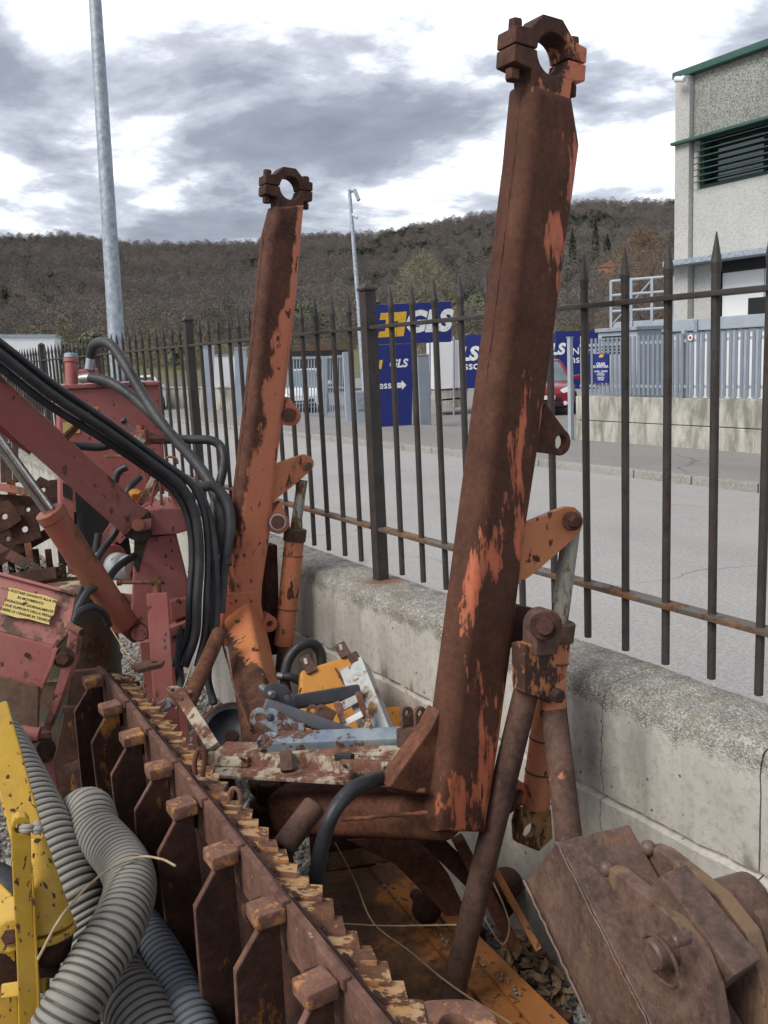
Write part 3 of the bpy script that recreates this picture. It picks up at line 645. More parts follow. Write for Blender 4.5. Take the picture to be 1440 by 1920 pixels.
# ---- totem sign
TN = V((-.32, -.95, 0)).normalized(); TO = V((11.9, 19.1, 1)); TU = V((.95, -.32, 0)); Z1 = V((0, 0, 1))
ts = thing('totem_sign', 'tall blue depot sign with yellow and white logo and arrow', 'sign', V((11.9, 19.1, ZS)))
obj('top_panel', pxplate([(688, 572), (846, 565), (846, 641), (690, 646)], TO, TN, .12, bev=.01), m_blue, ts)
obj('lower_panel', pxplate([(690, 648), (775, 644), (772, 807), (698, 809)], TO, TN, .12, bev=.01), m_blue, ts)
TF = TN*.006
def tl(s, px, py, size, off=.03, sh=.25): return lettering('lettering', s, on(px, py, TO, TN)+TF, TU, Z1, size, m_signw, ts, offset=off, shear=sh)
tl('GLS', 801, 604, .68, .055); tl('GLS', 746, 682, .27, .04); tl('Ingresso', 712, 723, .26, .012, 0)
lo = lambda px, py: on(px, py, TO, TN)
def pxflat(name, pxs, m, par): return obj(name, pxplate(pxs, TO+TF, TN, .004), m, par)
pxflat('logo', [(714, 587), (732, 586), (729, 616), (745, 614), (742, 631), (709, 633), (711, 622), (722, 621), (724, 599), (712, 600)], m_signy, ts)
pxflat('logo', [(736, 586), (763, 584), (757, 630), (743, 631), (747, 602), (735, 603)], m_signy, ts)
pxflat('logo', [(712, 675), (718, 675), (715, 692), (710, 692)], m_signy, ts)
pxflat('arrow', [(744, 718), (753, 717.5), (753, 713), (762, 722), (754, 731), (754, 727), (744, 727.5)], m_signw, ts)
pl = thing('grey_pillar', 'pale grey gate pillar right of the blue totem sign', 'pillar', P(792, 803, z=ZS)); q = P(792, 803, z=ZS)
obj('shaft', box(q+V((-.17, -.17, 0)), q+V((.17, .17, 1.78)), .02), m_grepaint, pl); obj('cap', box(q+V((-.18, -.18, 1.78)), q+V((.18, .18, 1.82)), .01), m_galv, pl)
# white cabin and blue hoarding
wc = thing('white_cabin', 'white box cabin between the pillar and blue hoarding', 'cabin', P(845, 740, 27)); fo = P(845, 690, 27); fn = V((-.45, -.9, 0)).normalized()
obj('body', pxplate([(812, 642), (864, 638), (866, 727), (814, 731)], fo, fn, 1.6, bev=.02), m_white, wc)
for a in (806, 851, 869): obj('corner_post', cyl(on(a, 630 if a > 840 else 640, fo-fn*-.08, fn), on(a, 785 if a < 860 else 740, fo+fn*.08, fn), .03, seg=8), m_galv, wc)
obj('step', pxplate([(826, 752), (872, 748), (872, 762), (826, 768)], fo, fn, 1.2), m_conc2, wc); obj('plinth', pxplate([(815, 733), (872, 729), (872, 744), (815, 750)], fo-fn*.05, fn, 1.3), m_conc2, wc)
bh = thing('blue_hoarding', 'long blue hoarding with white lettering behind the red car', 'hoarding', P(1000, 730, 31)); ho = P(1000, 690, 31.); hn = V((-.62, -.78, 0)).normalized(); hu2 = V((.78, -.62, 0))
for i, (a, c, ya, yb2) in enumerate(((872, 958, 628, 728), (959, 1040, 626, 729), (1041, 1130, 621, 729))):
    pn = obj('panel', pxplate([(a, ya), (c, ya-1.5), (c, yb2), (a, yb2)], ho, hn, .08, bev=.004), m_blue, bh)
def hl(s, px, py, size, off=.03, sh=.2): return lettering('lettering', s, on(px, py, ho, hn)+hn*.01, hu2, Z1, size, m_signw, bh, offset=off, shear=sh)
hl('GLS', 864+2, 665, .62, .05); hl('Ingresso', 862, 687, .40, .012, 0); hl('GLS', 1034, 656, .5, .05); hl('N   mo', 1099, 658, .32, .012, 0); hl('nse', 1083, 674, .36, .012, 0)
for a in (875, 1000, 1128): obj('post', beam(on(a, 626, ho-hn*.12, hn), on(a, 745, ho-hn*.12, hn), .08, .08), m_galv, bh)

# ---- cars
def car(name, label, loc, head, paint, length=4.3, width=1.78, height=1.48, group=None):
    """hatchback, head = angle of its nose; built round its ground point"""
    c, s = math.cos(head), math.sin(head); O = V(loc)
    T = lambda x, y, z: O+V((x*c-y*s, x*s+y*c, z))
    cr = thing(name, label, 'car', loc, group); L, Wd, H = length, width/2, height
    st = [(-.50, .55, .30, .62, .80), (-.47, .86, .22, .86, .90), (-.38, .95, .18, .92, .95), (-.2, 1, .17, .93, 1), (.05, 1, .17, .92, 1), (.22, 1, .17, .90, 1), (.36, .97, .18, .82, .97), (.45, .88, .20, .70, .9), (.495, .66, .28, .58, .78)]
    q = BM(); rings = []
    for x, wk, zl, zh, _ in st:
        w = Wd*wk; zm = (zl+zh)/2
        prof = [(-w*.86, zl), (-w, zl+.12), (-w, zm), (-w*.97, zh-.06), (-w*.86, zh), (0, zh+.035), (w*.86, zh), (w*.97, zh-.06), (w, zm), (w, zl+.12), (w*.86, zl), (0, zl-.01)]
        rings.append([q.verts.new(T(x*L, a, b)) for a, b in prof])
    for A, B in zip(rings, rings[1:]):
        for i in range(12): q.faces.new((A[i], A[(i+1) % 12], B[(i+1) % 12], B[i]))
    q.faces.new(rings[0][::-1]); q.faces.new(rings[-1])
    bmesh.ops.subdivide_edges(q, edges=q.edges[:], cuts=1, use_grid_fill=True, smooth=.6); bd = obj('body', q, paint, cr, 50)
    gh = [(-.46, .93, .84, .02), (-.40, .90, .84, .60), (-.24, .88, .86, .94), (-.05, .87, .87, 1.), (.08, .87, .87, .93), (.27, .93, .90, .02)]
    def green(inset, name, m, zs):
        q = BM(); rings = []
        for x, wb, zb, tk in gh:
            zt = .89+(H-.89)*tk*zs; w = Wd*wb-inset; wt = w-(zt-.88)*.42
            rings.append([q.verts.new(T(x*L, a, b_)) for a, b_ in ((-w, .86), (-wt, zt-.05*tk), (-wt*.8, zt), (wt*.8, zt), (wt, zt-.05*tk), (w, .86))])
        for A, B in zip(rings, rings[1:]):
            for i in range(6): q.faces.new((A[i], A[(i+1) % 6], B[(i+1) % 6], B[i]))
        q.faces.new(rings[0][::-1]); q.faces.new(rings[-1]); return obj(name, q, m, cr, 30)
    green(.0, 'windows', m_clear, .985)
    q = BM(); rt = .60*Wd
    def strip(pts, w, up=.012):
        for a, b_ in zip(pts, pts[1:]): beam(T(*a)+V((0, 0, up)), T(*b_)+V((0, 0, up)), w, .03, face=(0, 0, 1), bev=.004, bm=q)
    zr = H*.995
    box_pts = [(-.30*L, zr-.05), (-.12*L, zr), (.06*L, zr-.03)]
    for (xa, za), (xb, zb) in zip(box_pts, box_pts[1:]): beam(T(xa, 0, za), T(xb, 0, zb), rt*2, .05, face=(0, 0, 1), bev=.015, bm=q)
    for sy in (-1, 1):
        strip([(.285*L, sy*Wd*.86, .90), (.07*L, sy*rt*1.0, zr-.05)], .07); strip([(-.30*L, sy*rt, zr-.07), (-.45*L, sy*Wd*.82, .90)], .16); strip([(-.08*L, sy*Wd*.885, .90), (-.09*L, sy*rt*1.03, zr-.06)], .07)
    obj('roof', q, paint, cr, 40)
    for sx_ in (-.31, .31):
        for sy in (-1, 1):
            w0, w1 = T(sx_*L, sy*(Wd-.20), .31), T(sx_*L, sy*(Wd+.005), .31)
            ty = obj('wheel', cyl(w0, w1, .31, seg=24, bev=.02), m_tyre, cr); obj('rim', cyl(w1, w1+(w1-w0).normalized()*.012, .20, seg=16, bev=.004), m_galv, ty)
    for sy in (-1, 1):
        obj('headlight', beam(T(.475*L, sy*Wd*.50, .62), T(.435*L, sy*Wd*.84, .72), .17, .10, face=T(1, 0, .55)-T(0, 0, 0), bev=.03), m_lamp, cr)
        obj('tail_light', beam(T(-.478*L, sy*Wd*.80, .62), T(-.462*L, sy*Wd*.82, .95), .13, .08, face=T(-1, 0, 0)-T(0, 0, 0), bev=.02), m_tail, cr)
        obj('mirror', beam(T(.20*L, sy*(Wd-.05), .95), T(.20*L, sy*(Wd+.17), .99), .14, .08, face=T(1, 0, 0)-T(0, 0, 0), bev=.03), paint, cr)
        obj('fog_lamp', cyl(T(.47*L, sy*Wd*.62, .33), T(.497*L, sy*Wd*.60, .33), .06, seg=12), m_lamp, cr)
    obj('grille', beam(T(.498*L, -.42, .44), T(.498*L, .42, .44), .11, .05, face=T(1, 0, 0)-T(0, 0, 0), bev=.01), m_dark, cr)
    obj('lower_grille', beam(T(.49*L, -.5, .29), T(.49*L, .5, .29), .10, .05, face=T(1, 0, 0)-T(0, 0, 0), bev=.01), m_dark, cr)
    for sx_ in (.512, -.505): obj('number_plate', beam(T(sx_*L, -.26, .50), T(sx_*L, .26, .50), .11, .015, face=T(math.copysign(1, sx_), 0, 0)-T(0, 0, 0), bev=.003), m_white, cr)
    return cr
rc = P(1016, 779, z=ZS); car('parked_car', 'dark red hatchback parked in front of the blue hoarding', V((rc.x+1.25, rc.y+1.45, ZS)), math.radians(-128), m_carred)
wcp = P(318, 772, 36.5); car('parked_car', 'white hatchback seen from behind, parked beyond the iron fence', V((wcp.x-.6, wcp.y+1.8, ZS)), math.radians(75), m_carwhite)
gc = P(545, 772, 31.); car('parked_car', 'silver white car standing behind the grey sliding gate', V((gc.x+1.5, gc.y+2, ZS)), math.radians(-118), m_carwhite)
# ---- gates left of the totem
GO = P(610, 785, z=ZS); GN = V((-.35, -.94, 0)).normalized()
def gate(name, label, x0, x1, yt0, yt1, yb0, yb1, nb, mesh=True):
    gt = thing(name, label, 'gate', on((x0+x1)/2, (yb0+yb1)/2, GO, GN))
    q = lambda x, f: on(x, (yt0+(yt1-yt0)*(x-x0)/(x1-x0))*(1-f)+(yb0+(yb1-yb0)*(x-x0)/(x1-x0))*f, GO, GN)
    for x in (x0, x1): obj('stile', beam(q(x, 0), q(x, 1), .09, .06, face=GN), m_grepaint, gt)
    for f, w in ((.02, .08), (.5, .06), (.97, .14)): obj('rail', beam(q(x0, f), q(x1, f), w, .05, face=GN), m_grepaint, gt)
    for i in range(1, nb): x = x0+(x1-x0)*i/nb; obj('bar', beam(q(x, .02), q(x, .97), .035, .02, face=GN, bev=.004), m_grepaint, gt)
    return gt
gate('sliding_gate', 'pale grey barred sliding gate across the depot entrance', 462, 606, 671, 668, 772, 784, 26)
gate('pedestrian_gate', 'narrow grey barred pedestrian gate beside the sliding gate', 610, 651, 668, 665, 784, 790, 9)
for (a, bt, tp, lb) in ((655, 797, 660, 'grey steel post right of the pedestrian gate'), (459, 772, 668, 'grey steel post at the far end of sliding gate')):
    g_ = thing('gate_post', lb, 'post', P(a, bt, z=ZS)); q = P(a, bt, z=ZS); obj('shaft', beam(q, V((q.x, q.y, P(a, tp, dep(q)).z)), .16, .16, face=GN, bev=.01), m_grepaint, g_); obj('foot', beam(q, q+V((0, 0, .06)), .26, .26, face=GN, bev=.01), m_galv, g_)
mb = thing('meter_cabinet', 'grey meter cabinet at the foot of the slim lamp post', 'cabinet', P(677, 800, z=ZS)); q = P(677, 800, z=ZS)
obj('housing', beam(q, q+V((0, 0, .95)), .26, .25, face=GN, bev=.015), m_grepaint, mb); obj('door', beam(q+GN*.135+V((0, 0, .45)), q+GN*.135+V((0, 0, .9)), .2, .02, face=GN, bev=.005), m_galv, mb)
# low cream wall and grey sheds left
ww = thing('cream_wall', 'low cream wall section left of the sliding gate', 'wall', P(415, 775, z=ZS))
a, c = P(318, 768, z=ZS), P(455, 773, z=ZS); obj('body', beam(V((a.x, a.y, .22)), V((c.x, c.y, .22)), .9, .25, face=GN, bev=.02), m_conc2, ww); obj('coping', beam(V((a.x, a.y, .70)), V((c.x, c.y, .70)), .06, .32, face=GN, bev=.01), m_conc2, ww)
for px0, px1, yt, yb2, tt, mm, lb in ((380, 402, 652, 760, 34, m_grepaint, 'tall pale grey panel beyond the cream wall'), (402, 452, 668, 742, 35, m_white, 'white wall panel beyond the cream wall'), (440, 462, 655, 768, 30, m_grepaint, 'grey upright panel beside the sliding gate')):
    sp = thing('yard_panel', lb, 'panel', P((px0+px1)/2, yb2, tt)); po_ = P((px0+px1)/2, 700, tt)
    z0 = P(px0, 775, tt).z; obj('sheet', pxplate([(px0, yt), (px1, yt), (px1, yb2+26), (px0, yb2+26)], po_, GN, .12, bev=.01), mm, sp); obj('top_rail', pxplate([(px0-1, yt-4), (px1+1, yt-4), (px1+1, yt-.5), (px0-1, yt-.5)], po_+GN*.02, GN, .16), m_galv, sp)
sh = thing('open_shed', 'dark flat roofed shelter behind the grey gates', 'shed', P(600, 740, 48)); so_ = P(600, 700, 48)
obj('roof', pxplate([(520, 652), (668, 642), (668, 655), (520, 660)], so_, GN, 5.), m_rail, sh)
obj('back_wall', pxplate([(525, 660), (664, 655), (664, 735), (525, 740)], so_-GN*4.5, GN, .2), m_pebble2, sh)
for a in (528, 596, 660): obj('post', beam(on(a, 655, so_, GN), on(a, 742, so_, GN), .12, .12, face=GN), m_dark, sh)
tr = thing('white_trailer', 'white trailer roof showing above the far fence', 'trailer', P(40, 700, 40)); to = P(40, 650, 40)
obj('box_body', pxplate([(-160, 634), (103, 631), (103, 712), (-160, 716)], to, (-.3, -.95, 0), 2.4, bev=.03), m_white, tr); obj('top_rail', pxplate([(-160, 627), (104, 627), (104, 633), (-160, 633)], to+V((-.03, -.05, 0)), (-.3, -.95, 0), 2.5), m_galv, tr)
for a in (-60, 60): q = on(a, 720, to, V((-.3, -.95, 0)).normalized()); q = V((q.x, q.y, ZS+.5)); obj('wheel', cyl(q, q+V((.3, .95, 0)).normalized()*.3, .5, seg=20), m_tyre, tr)
# ---- lamp posts
l1 = thing('lamp_post', 'thick galvanised lamp post standing behind the iron fence', 'lamp post', P(222, 745, 11.)); tp, bt = P(170, -130, 11.), P(222, 790, 11.)
nn = (tp-bt).normalized(); md = bt.lerp(tp, .62)
obj('pole', cyl(V((bt.x, bt.y, ZS)), tp, .112, .07, 24), m_galv, l1); obj('flange', cyl(V((bt.x, bt.y, ZS)), V((bt.x, bt.y, ZS+.03)), .2, seg=20), m_galv, l1)
lr = V((-1, .3, 0)).normalized(); obj('arm', cyl(tp, tp+lr*.9+V((0, 0, .15)), .035, seg=12), m_galv, l1); obj('lamp_head', beam(tp+lr*.8+V((0, 0, .14)), tp+lr*1.4+V((0, 0, .2)), .24, .10, face=(0, 0, 1), bev=.03), m_galv, l1)
l2 = thing('lamp_post', 'slim grey lamp post with a camera behind the iron fence', 'lamp post', P(690, 798, z=ZS)); bt = P(690, 798, z=ZS); T2 = dep(bt); tp = P(655, 356, T2); md = P(661, 440, T2)
obj('pole', cyl(bt, bt.lerp(tp, .42), .10, .085, 16), m_galv, l2); obj('upper_pole', cyl(bt.lerp(tp, .42), tp, .065, .045, 16), m_galv, l2)
obj('arm', cyl(tp-V((0, 0, .05)), P(667, 358, T2), .035, seg=10), m_galv, l2); obj('lamp_head', beam(P(664, 355, T2), P(673, 376, T2), .10, .12, bev=.02), m_galv, l2)
cq = P(657, 405, T2); cm_ = obj('camera_bracket', beam(cq, P(664, 407, T2), .05, .05), m_white, l2); obj('camera_housing', cyl(P(659, 402, T2), P(671, 408, T2), .05, seg=12, bev=.01), m_white, cm_)
# ================================================================== LOW CONCRETE WALL
cw = thing('concrete_wall', 'low weathered concrete wall carrying the dark iron fence', 'wall', (1.55, 3, -.2))
PROF = [(1.425, -.30), (1.425, .0), (1.425, .3), (1.426, .45), (1.426, .567), (1.441, .573), (1.441, .579), (1.430, .586), (1.43, .64), (1.43, .70), (1.43, .75), (1.431, .790), (1.433, .815), (1.441, .836), (1.458, .848), (1.486, .853), (1.53, .854), (1.58, .853), (1.62, .850), (1.643, .840), (1.656, .82), (1.662, .78), (1.664, .3), (1.664, -.30)]
yj = P(1424, 1500, x=1.43).y
def wall_section(ya, yb, step):
    n = int((yb-ya)/step); vs, fs = [], []; m = len(PROF)
    for i in range(n+1):
        y = ya+(yb-ya)*i/n
        for j, (x, z) in enumerate(PROF):
            p = V((x, y, z)); a = .0035
            if 10 <= j <= 15: a = .010
            elif j > 15: a = .006
            elif 4 <= j <= 7: a = .006
            d = noise.noise(p*9)*a + noise.noise(p*27+V((5, 0, 0)))*a*.8 + noise.noise(p*70)*a*.5
            zc = (noise.noise(V((0, y*1.6, 2)))*.012) if 4 <= j <= 7 else 0
            if i in (0, n): d -= .004
            cx, cz = (1, 0) if j < 11 else ((.7, -.7) if j < 15 else (0, -1) if j < 19 else (-1, 0))
            vs.append((x+cx*-d, y, z+cz*-d*(.8)+zc))
    for i in range(n):
        for j in range(m-1): k = i*m+j; fs.append((k, k+m, k+m+1, k+1))
    fs.append(tuple(range(m))[::-1]); fs.append(tuple(range(n*m, n*m+m)))
    o = raw('wall_section', vs, fs, m_conc, cw, sharp=50); return o
wall_section(-2.5, yj-.002, .03); wall_section(yj+.002, 4.6, .012); wall_section(4.604, 14.5, .03)
# ================================================================== IRON FENCE
fe = thing('iron_fence', 'dark rusty iron railing fence with spear tips on concrete wall', 'fence', (1.55, 3, .85))
posts = [-1.0, .83, 2.656, 4.43, 6.28, 8.10, 9.93, 11.76, 13.6]
bm = BM(); box((1.529, -.021, .845), (1.571, .021, 1.832), .003, bm)
beam((1.55, 0, 1.832), (1.55, 0, 1.84), .052, .052, face=(0, -1, 0), bev=.002, bm=bm); beam((1.55, 0, 1.84), (1.55, 0, 1.856), .05, .05, face=(0, -1, 0), bev=0, w2=.016, h2=.016, bm=bm)
for i, y in enumerate(posts):
    if i == 0: po0 = obj('post', bm, m_fence, fe); c0 = WL[po0.name].copy(); po0.location = V((c0.x, y, c0.z))-WL[fe.name]
    else: copy(po0, V((c0.x, y, c0.z)), fe)
def bar_mesh():
    q = cyl((1.55, 0, .897), (1.55, 0, 1.752), .0092, seg=14, bev=.001)
    cyl((1.55, 0, 1.752), (1.55, 0, 1.772), .0092, .0112, 14, bm=q); cyl((1.55, 0, 1.772), (1.55, 0, 1.832), .0112, .0012, 14, bm=q); return q
br0 = obj('bar', bar_mesh(), m_fence, fe); cb = WL[br0.name].copy(); first = True; rb = random.Random(5)
for a, c in zip(posts, posts[1:]):
    if abs(c-2.656) < .01: ys = [2.511-.1248*k for k in range(13)]
    elif abs(a-2.656) < .01: ys = [2.788+.1237*k for k in range(13)]
    else: ys = [a+(c-a)*(k+1)/14 for k in range(13)]
    for y in ys:
        y += rb.uniform(-.003, .003)
        if first: br0.location = V((cb.x, y, cb.z))-WL[fe.name]; o = br0; first = False
        else: o = copy(br0, V((cb.x, y, cb.z)), fe)
        o.rotation_euler = (rb.uniform(-.006, .006), rb.uniform(-.004, .004), rb.uniform(0, 6.28))
    for z, w in ((1.706, .034), (1.031, .040)): obj('rail', box((1.55-w/2, a+.027, z), (1.55+w/2, c-.027, z+.012), .002), m_rail if z < 1.5 else m_fence, fe)
for i, y in enumerate((2.656,)):
    bm = BM()
    pts = [(.075+.03*math.sin(k*2.3)+.02*math.sin(k*1.1), k) for k in range(14)]
# ================================================================== RUSTY LOADER FRAME
XZ = V((0, 1, 0))
lf = thing('loader_frame', 'tall rust and orange loader frame with two leaning arms and hydraulic cylinders', 'loader frame', V((1.0, 2.2, 0)))
YN, YF = 1.51, 2.93
def arm(name, left, right, yf, dy, m, bev, cut_bottom, label):
    pts = left+right[::-1]; bm = pxplate(pts, V((1, yf, 1)), (0, -1, 0), dy)
    be = [e for e in bm.edges if len(e.link_faces) == 2 and e.calc_face_angle(0) > .6 and abs(e.verts[0].co.y-e.verts[1].co.y) < 1e-4]
    bmesh.ops.bevel(bm, geom=be, offset=bev, segments=5, affect='EDGES', clamp_overlap=True, profile=.5)
    return obj(name, bm, m, lf, 45, label)
na = arm('arm_beam', [(1003, 150), (988, 300), (945, 640), (897, 1000), (853, 1330), (822, 1566)],
         [(1080, 178), (1095, 270), (1049, 614), (1014, 860), (991, 1012), (969, 1200), (942, 1400), (916, 1567)], YN, .098, m_near, .026, False, 'mostly rusted brown arm with patches of orange paint')
fa = arm('arm_beam', [(519, 385), (505, 440), (490, 580), (474, 735), (453, 910), (433, 1105), (421, 1178)],
         [(574, 381), (561, 535), (550, 646), (538, 747), (524, 864), (510, 1002), (496, 1098), (492, 1178)], YF, .095, m_far, .026, False, 'orange painted arm rusted along its left side')
# weld seams down the sides
def seam(pts, m, par, r=.0045):
    pts = resample([V(p) for p in pts], .012); bm = tube([p+V((R_.uniform(-1, 1), R_.uniform(-1, 1), R_.uniform(-1, 1)))*.0012 for p in pts], r, 6, smooth=False, rad=lambda i: r*(.8+.45*((i*7) % 5)/5)); return obj('weld_seam', bm, m, par, 70)
def xleft(px, py, yf, dy): p = P(px, py, y=yf); return V((p.x-.000, yf+dy/2, p.z))
seam([xleft(*p, YN, .086) for p in [(1003, 165), (988, 300), (945, 640), (900, 1000), (858, 1330), (838, 1490)]], m_near, na, .0024)
seam([xleft(*p, YF, .095) for p in [(519, 395), (505, 440), (490, 580), (474, 735), (453, 910), (433, 1105)]], m_far, fa, .0028)
# far leg below the knee
kn = P(456, 1150, y=YF+.085); J = P(522, 1500, 2.42)
lg = beam(kn, J, .150, .105, face=(.25, -1, .05), bev=.020, seg=4); obj('knee_leg', lg, rusty('knee_leg_paint', (.53, .175, .085), (.50, .19, .07), .40, 8., .8, grad=(P(478, 1230, 2.8), (2.4, 0, 1.2)), spots=.4), lf)
seam([P(415, 1195, 2.95)+V((0, 0, .0)), P(440, 1290, 2.72), P(470, 1370, 2.56)], m_rust2, lf, .004)
obj('knee_gusset', pxplate([(424, 1112), (487, 1105), (497, 1160), (480, 1196), (440, 1225), (412, 1180)], V((1, YF-.004, 1)), (0, -1, 0), .10, bev=.012), m_far, lf)
# near cross tube with gusset and weld
ta = P(860, 1522, y=YN+.043); tb = P(520, 1516, 2.30)
obj('cross_tube', beam(ta, tb, .112, .112, face=(0, 0, 1), bev=.034, seg=6), m_rust2, lf)
gb = pxplate([(808, 1366), (826, 1330), (838, 1500), (728, 1478)], V((1, YN+.05, 1)), (0, -1, 0), .05, bev=.006); obj('gusset', gb, m_rust2, lf)
seam([P(640, 1537, 2.05), P(700, 1532, 2.0), P(803, 1523, 1.945)], m_rust2, lf, .005)
seam([P(727, 1479, 2.0), P(760, 1484, 1.99), P(800, 1482, 1.96)], m_rust2, lf, .006)
# prop tube (short round stub on the left of the cross tube)
pp = obj('prop_tube', cyl(P(592, 1508, 1.98), P(530, 1590, 1.93), .0265, seg=22, bev=.004), m_strut, lf); obj('pin_hole', cyl(P(590, 1515, 1.962), P(590, 1515, 1.958), .009, seg=14), m_dark, pp)
# clamps
def clamp(px, py, yf, dy, R, tilt, m, mb, label):
    o = P(px, py, y=yf); ux = V((math.cos(tilt), 0, -math.sin(tilt))); uy = V((math.sin(tilt), 0, math.cos(tilt)))
    up = circ(0, 0, 1, 17, .025, math.pi-.025); dn = circ(0, 0, 1, 17, math.pi+.025, 2*math.pi-.025)
    cap = [(-2.35, .025), (-2.35, .80), (-1.45, .92), (-.75, 1.72), (.5, 1.75), (1.15, 1.1), (1.35, .9), (2.15, .78), (2.15, .025)] + up
    bas = dn[::-1] and [(-2.35, -.025), (-2.35, -.85), (-1.3, -1.0), (-1.15, -2.1), (1.25, -2.1), (1.35, -1.0), (2.15, -.85), (2.15, -.025)] + dn[::-1]
    c = obj('clamp_cap', plate([(a*R*(1.03 if abs(a) > 1.01 else 1), b_*R) for a, b_ in cap], dy, o, ux, uy, bev=.004, back=XZ), m, lf, label=label); s = obj('clamp_base', plate([(a*R*(1.03 if abs(a) > 1.4 else 1), b_*R) for a, b_ in bas], dy, o, ux, uy, bev=.004, back=XZ), m, lf)
    ax = uy
    for a in (-1.9, 1.72):
        q = o+ux*a*R*1.03+V((0, dy*.45, 0))
        obj('bolt', bolt(q+ax*R*.80, ax, R*.36, R*.55), mb, c); n = obj('nut', bolt(q-ax*R*.85, -ax, R*.24, R*.2), mb, s); obj('nut', bolt(q-ax*R*1.02, -ax, R*.38, R*.48), mb, s)
m_clamp = rusty('clamp_paint', OR, None, .36, 16., .8, grad=(P(1046, 110, y=YN), (1.0, 0, -1.2)), rust=((.025, .012, .009), (.065, .028, .019), (.115, .05, .032)), spots=.3)
clamp(1038, 101, YN+.008, .062, .0415, .10, m_clamp, m_rust, 'split bearing clamp with patches of orange paint'); clamp(545, 352, YF+.012, .062, .0385, .10, m_rust, m_rust, 'dark rusted split bearing clamp')
m_ear = rusty('ear_paint', OR, None, .36, 12., .4, rust=((.030, .013, .010), (.085, .034, .021), (.135, .058, .034)), spots=.3)
# ears and brackets of the near arm
def pxl(px, py, y): return P(px, py, y=y)
FY = V((0, -1, 0))
obj('upper_ear', lug(pxl(1000, 800, YN+.035), pxl(1046, 829, YN+.035), .115, .030, .0165, .022, FY, bev=.004), m_ear, lf)
for dy, mm in ((.011, m_bracket), (.066, m_bracket)):
    k = obj('cylinder_bracket', pxplate([(955, 992), (988, 980), (1048, 955), (1062, 950), (1078, 951), (1090, 962), (1095, 978), (1089, 996), (1075, 1012), (1000, 1077), (968, 1099), (945, 1099)], V((1, YN+dy, 1)), FY, .014, bev=.002), mm, lf)
    if dy < .05: obj('bush', cyl(pxl(1073, 977, YN-.006), pxl(1073, 977, YN+.012), .022, seg=22, bev=.002), m_rust, k); obj('pin', bolt(pxl(1073, 977, YN-.006), FY, .014, .014), m_rust, k)
obj('lower_ear', lug(pxl(948, 1170, YN+.05), pxl(1012, 1168, YN+.05), .10, .03, 0, .05, FY, bev=.004), m_rust, lf)
obj('foot_ear', lug(pxl(934, 1500, YN+.06), pxl(966, 1487, YN+.06), .085, .030, .013, .03, FY, bev=.003), m_near, lf)
# near hydraulic cylinder
c0, c1, c2 = pxl(1072, 985, YN+.035), pxl(1048, 1168, YN+.035), pxl(1003, 1512, YN+.05)
hc = obj('hydraulic_cylinder', cyl(c1, c2, .0325, .0335, 28, bev=.002), m_cylp, lf, label='orange flaking hydraulic cylinder')
obj('piston_rod', cyl(c0, c1, .0205, seg=20), m_rod, hc); dv = (c2-c1).normalized()
obj('gland', cyl(c1-dv*.004, c1+dv*.042, .0385, seg=28, bev=.003), m_strut, hc)
for s in (.2, .33, .62, .8): obj('band', cyl(c1.lerp(c2, s), c1.lerp(c2, s)+dv*.004, .0338+.0006, seg=28), m_strut, hc)
obj('end_eye', pxplate([(975, 1518), (1034, 1518), (1037, 1572), (1011, 1597), (970, 1580), (968, 1545)], V((1, YN+.035, 1)), FY, .02, holes=[(994, 1559, .0185)], bev=.003), rusty('eye_ochre_paint', (.36, .19, .07), (.30, .17, .07), .55, 12., .6, spots=.5), hc)
# parking stand: eye with two legs
YS = YN-.05; m_head = rusty('stand_head_paint', (.50, .19, .085), (.46, .22, .08), .56, 14., .5, rust=((.030, .016, .013), (.07, .033, .023), (.115, .055, .036)), spots=.6)
e = obj('stand_head', lug(pxl(1012, 1225, YS), pxl(1017, 1172, YS), .062, .037, 0, .05, FY, bev=.006), m_strut, lf)
obj('washer', cyl(pxl(1020, 1174, YS-.018), pxl(1020, 1174, YS-.032), .031, seg=26, bev=.003), m_rust, e); obj('pin', cyl(pxl(1022, 1175, YS-.03), pxl(1022, 1175, YS-.062), .019, seg=8, bev=.002), m_rust, e); obj('pin_shaft', cyl(pxl(1018, 1174, YS+.03), pxl(1018, 1174, YN+.05), .016, seg=14), m_rust, e)
lt = pxl(998, 1250, YS+.03); lb_ = P(842, 1890, z=.112)
obj('stand_leg', cyl(lt, lb_, .0285, .0285, 26, bev=.004), m_strut, lf, label='long bare rust brown prop leg')
br = obj('stand_bracket', pxplate([(982, 1212), (1034, 1205), (1042, 1236), (1052, 1270), (1052, 1300), (1046, 1314), (1034, 1322), (1006, 1306), (984, 1302)], V((1, YS-.012, 1)), FY, .045, bev=.006), m_head, lf); obj('pin', bolt(pxl(1040, 1302, YS-.02), FY, .016, .02), m_rust, br)
l2_ = pxl(1038, 1325, YS+.02); obj('stand_leg', cyl(l2_, P(1070, 1600, 1.90)+V((.0, 0, 0)), .0285, .0285, 24, bev=.003), m_strut, lf); obj('stand_socket', cyl(pxl(1035, 1270, YS+.02), pxl(1038, 1345, YS+.02), .0305, seg=24, bev=.002), m_bracket, lf)
obj('stand_leg_foot', cyl(P(1070, 1600, 1.90), P(1085, 1745, 1.86), .0285, seg=24), m_strut, lf)
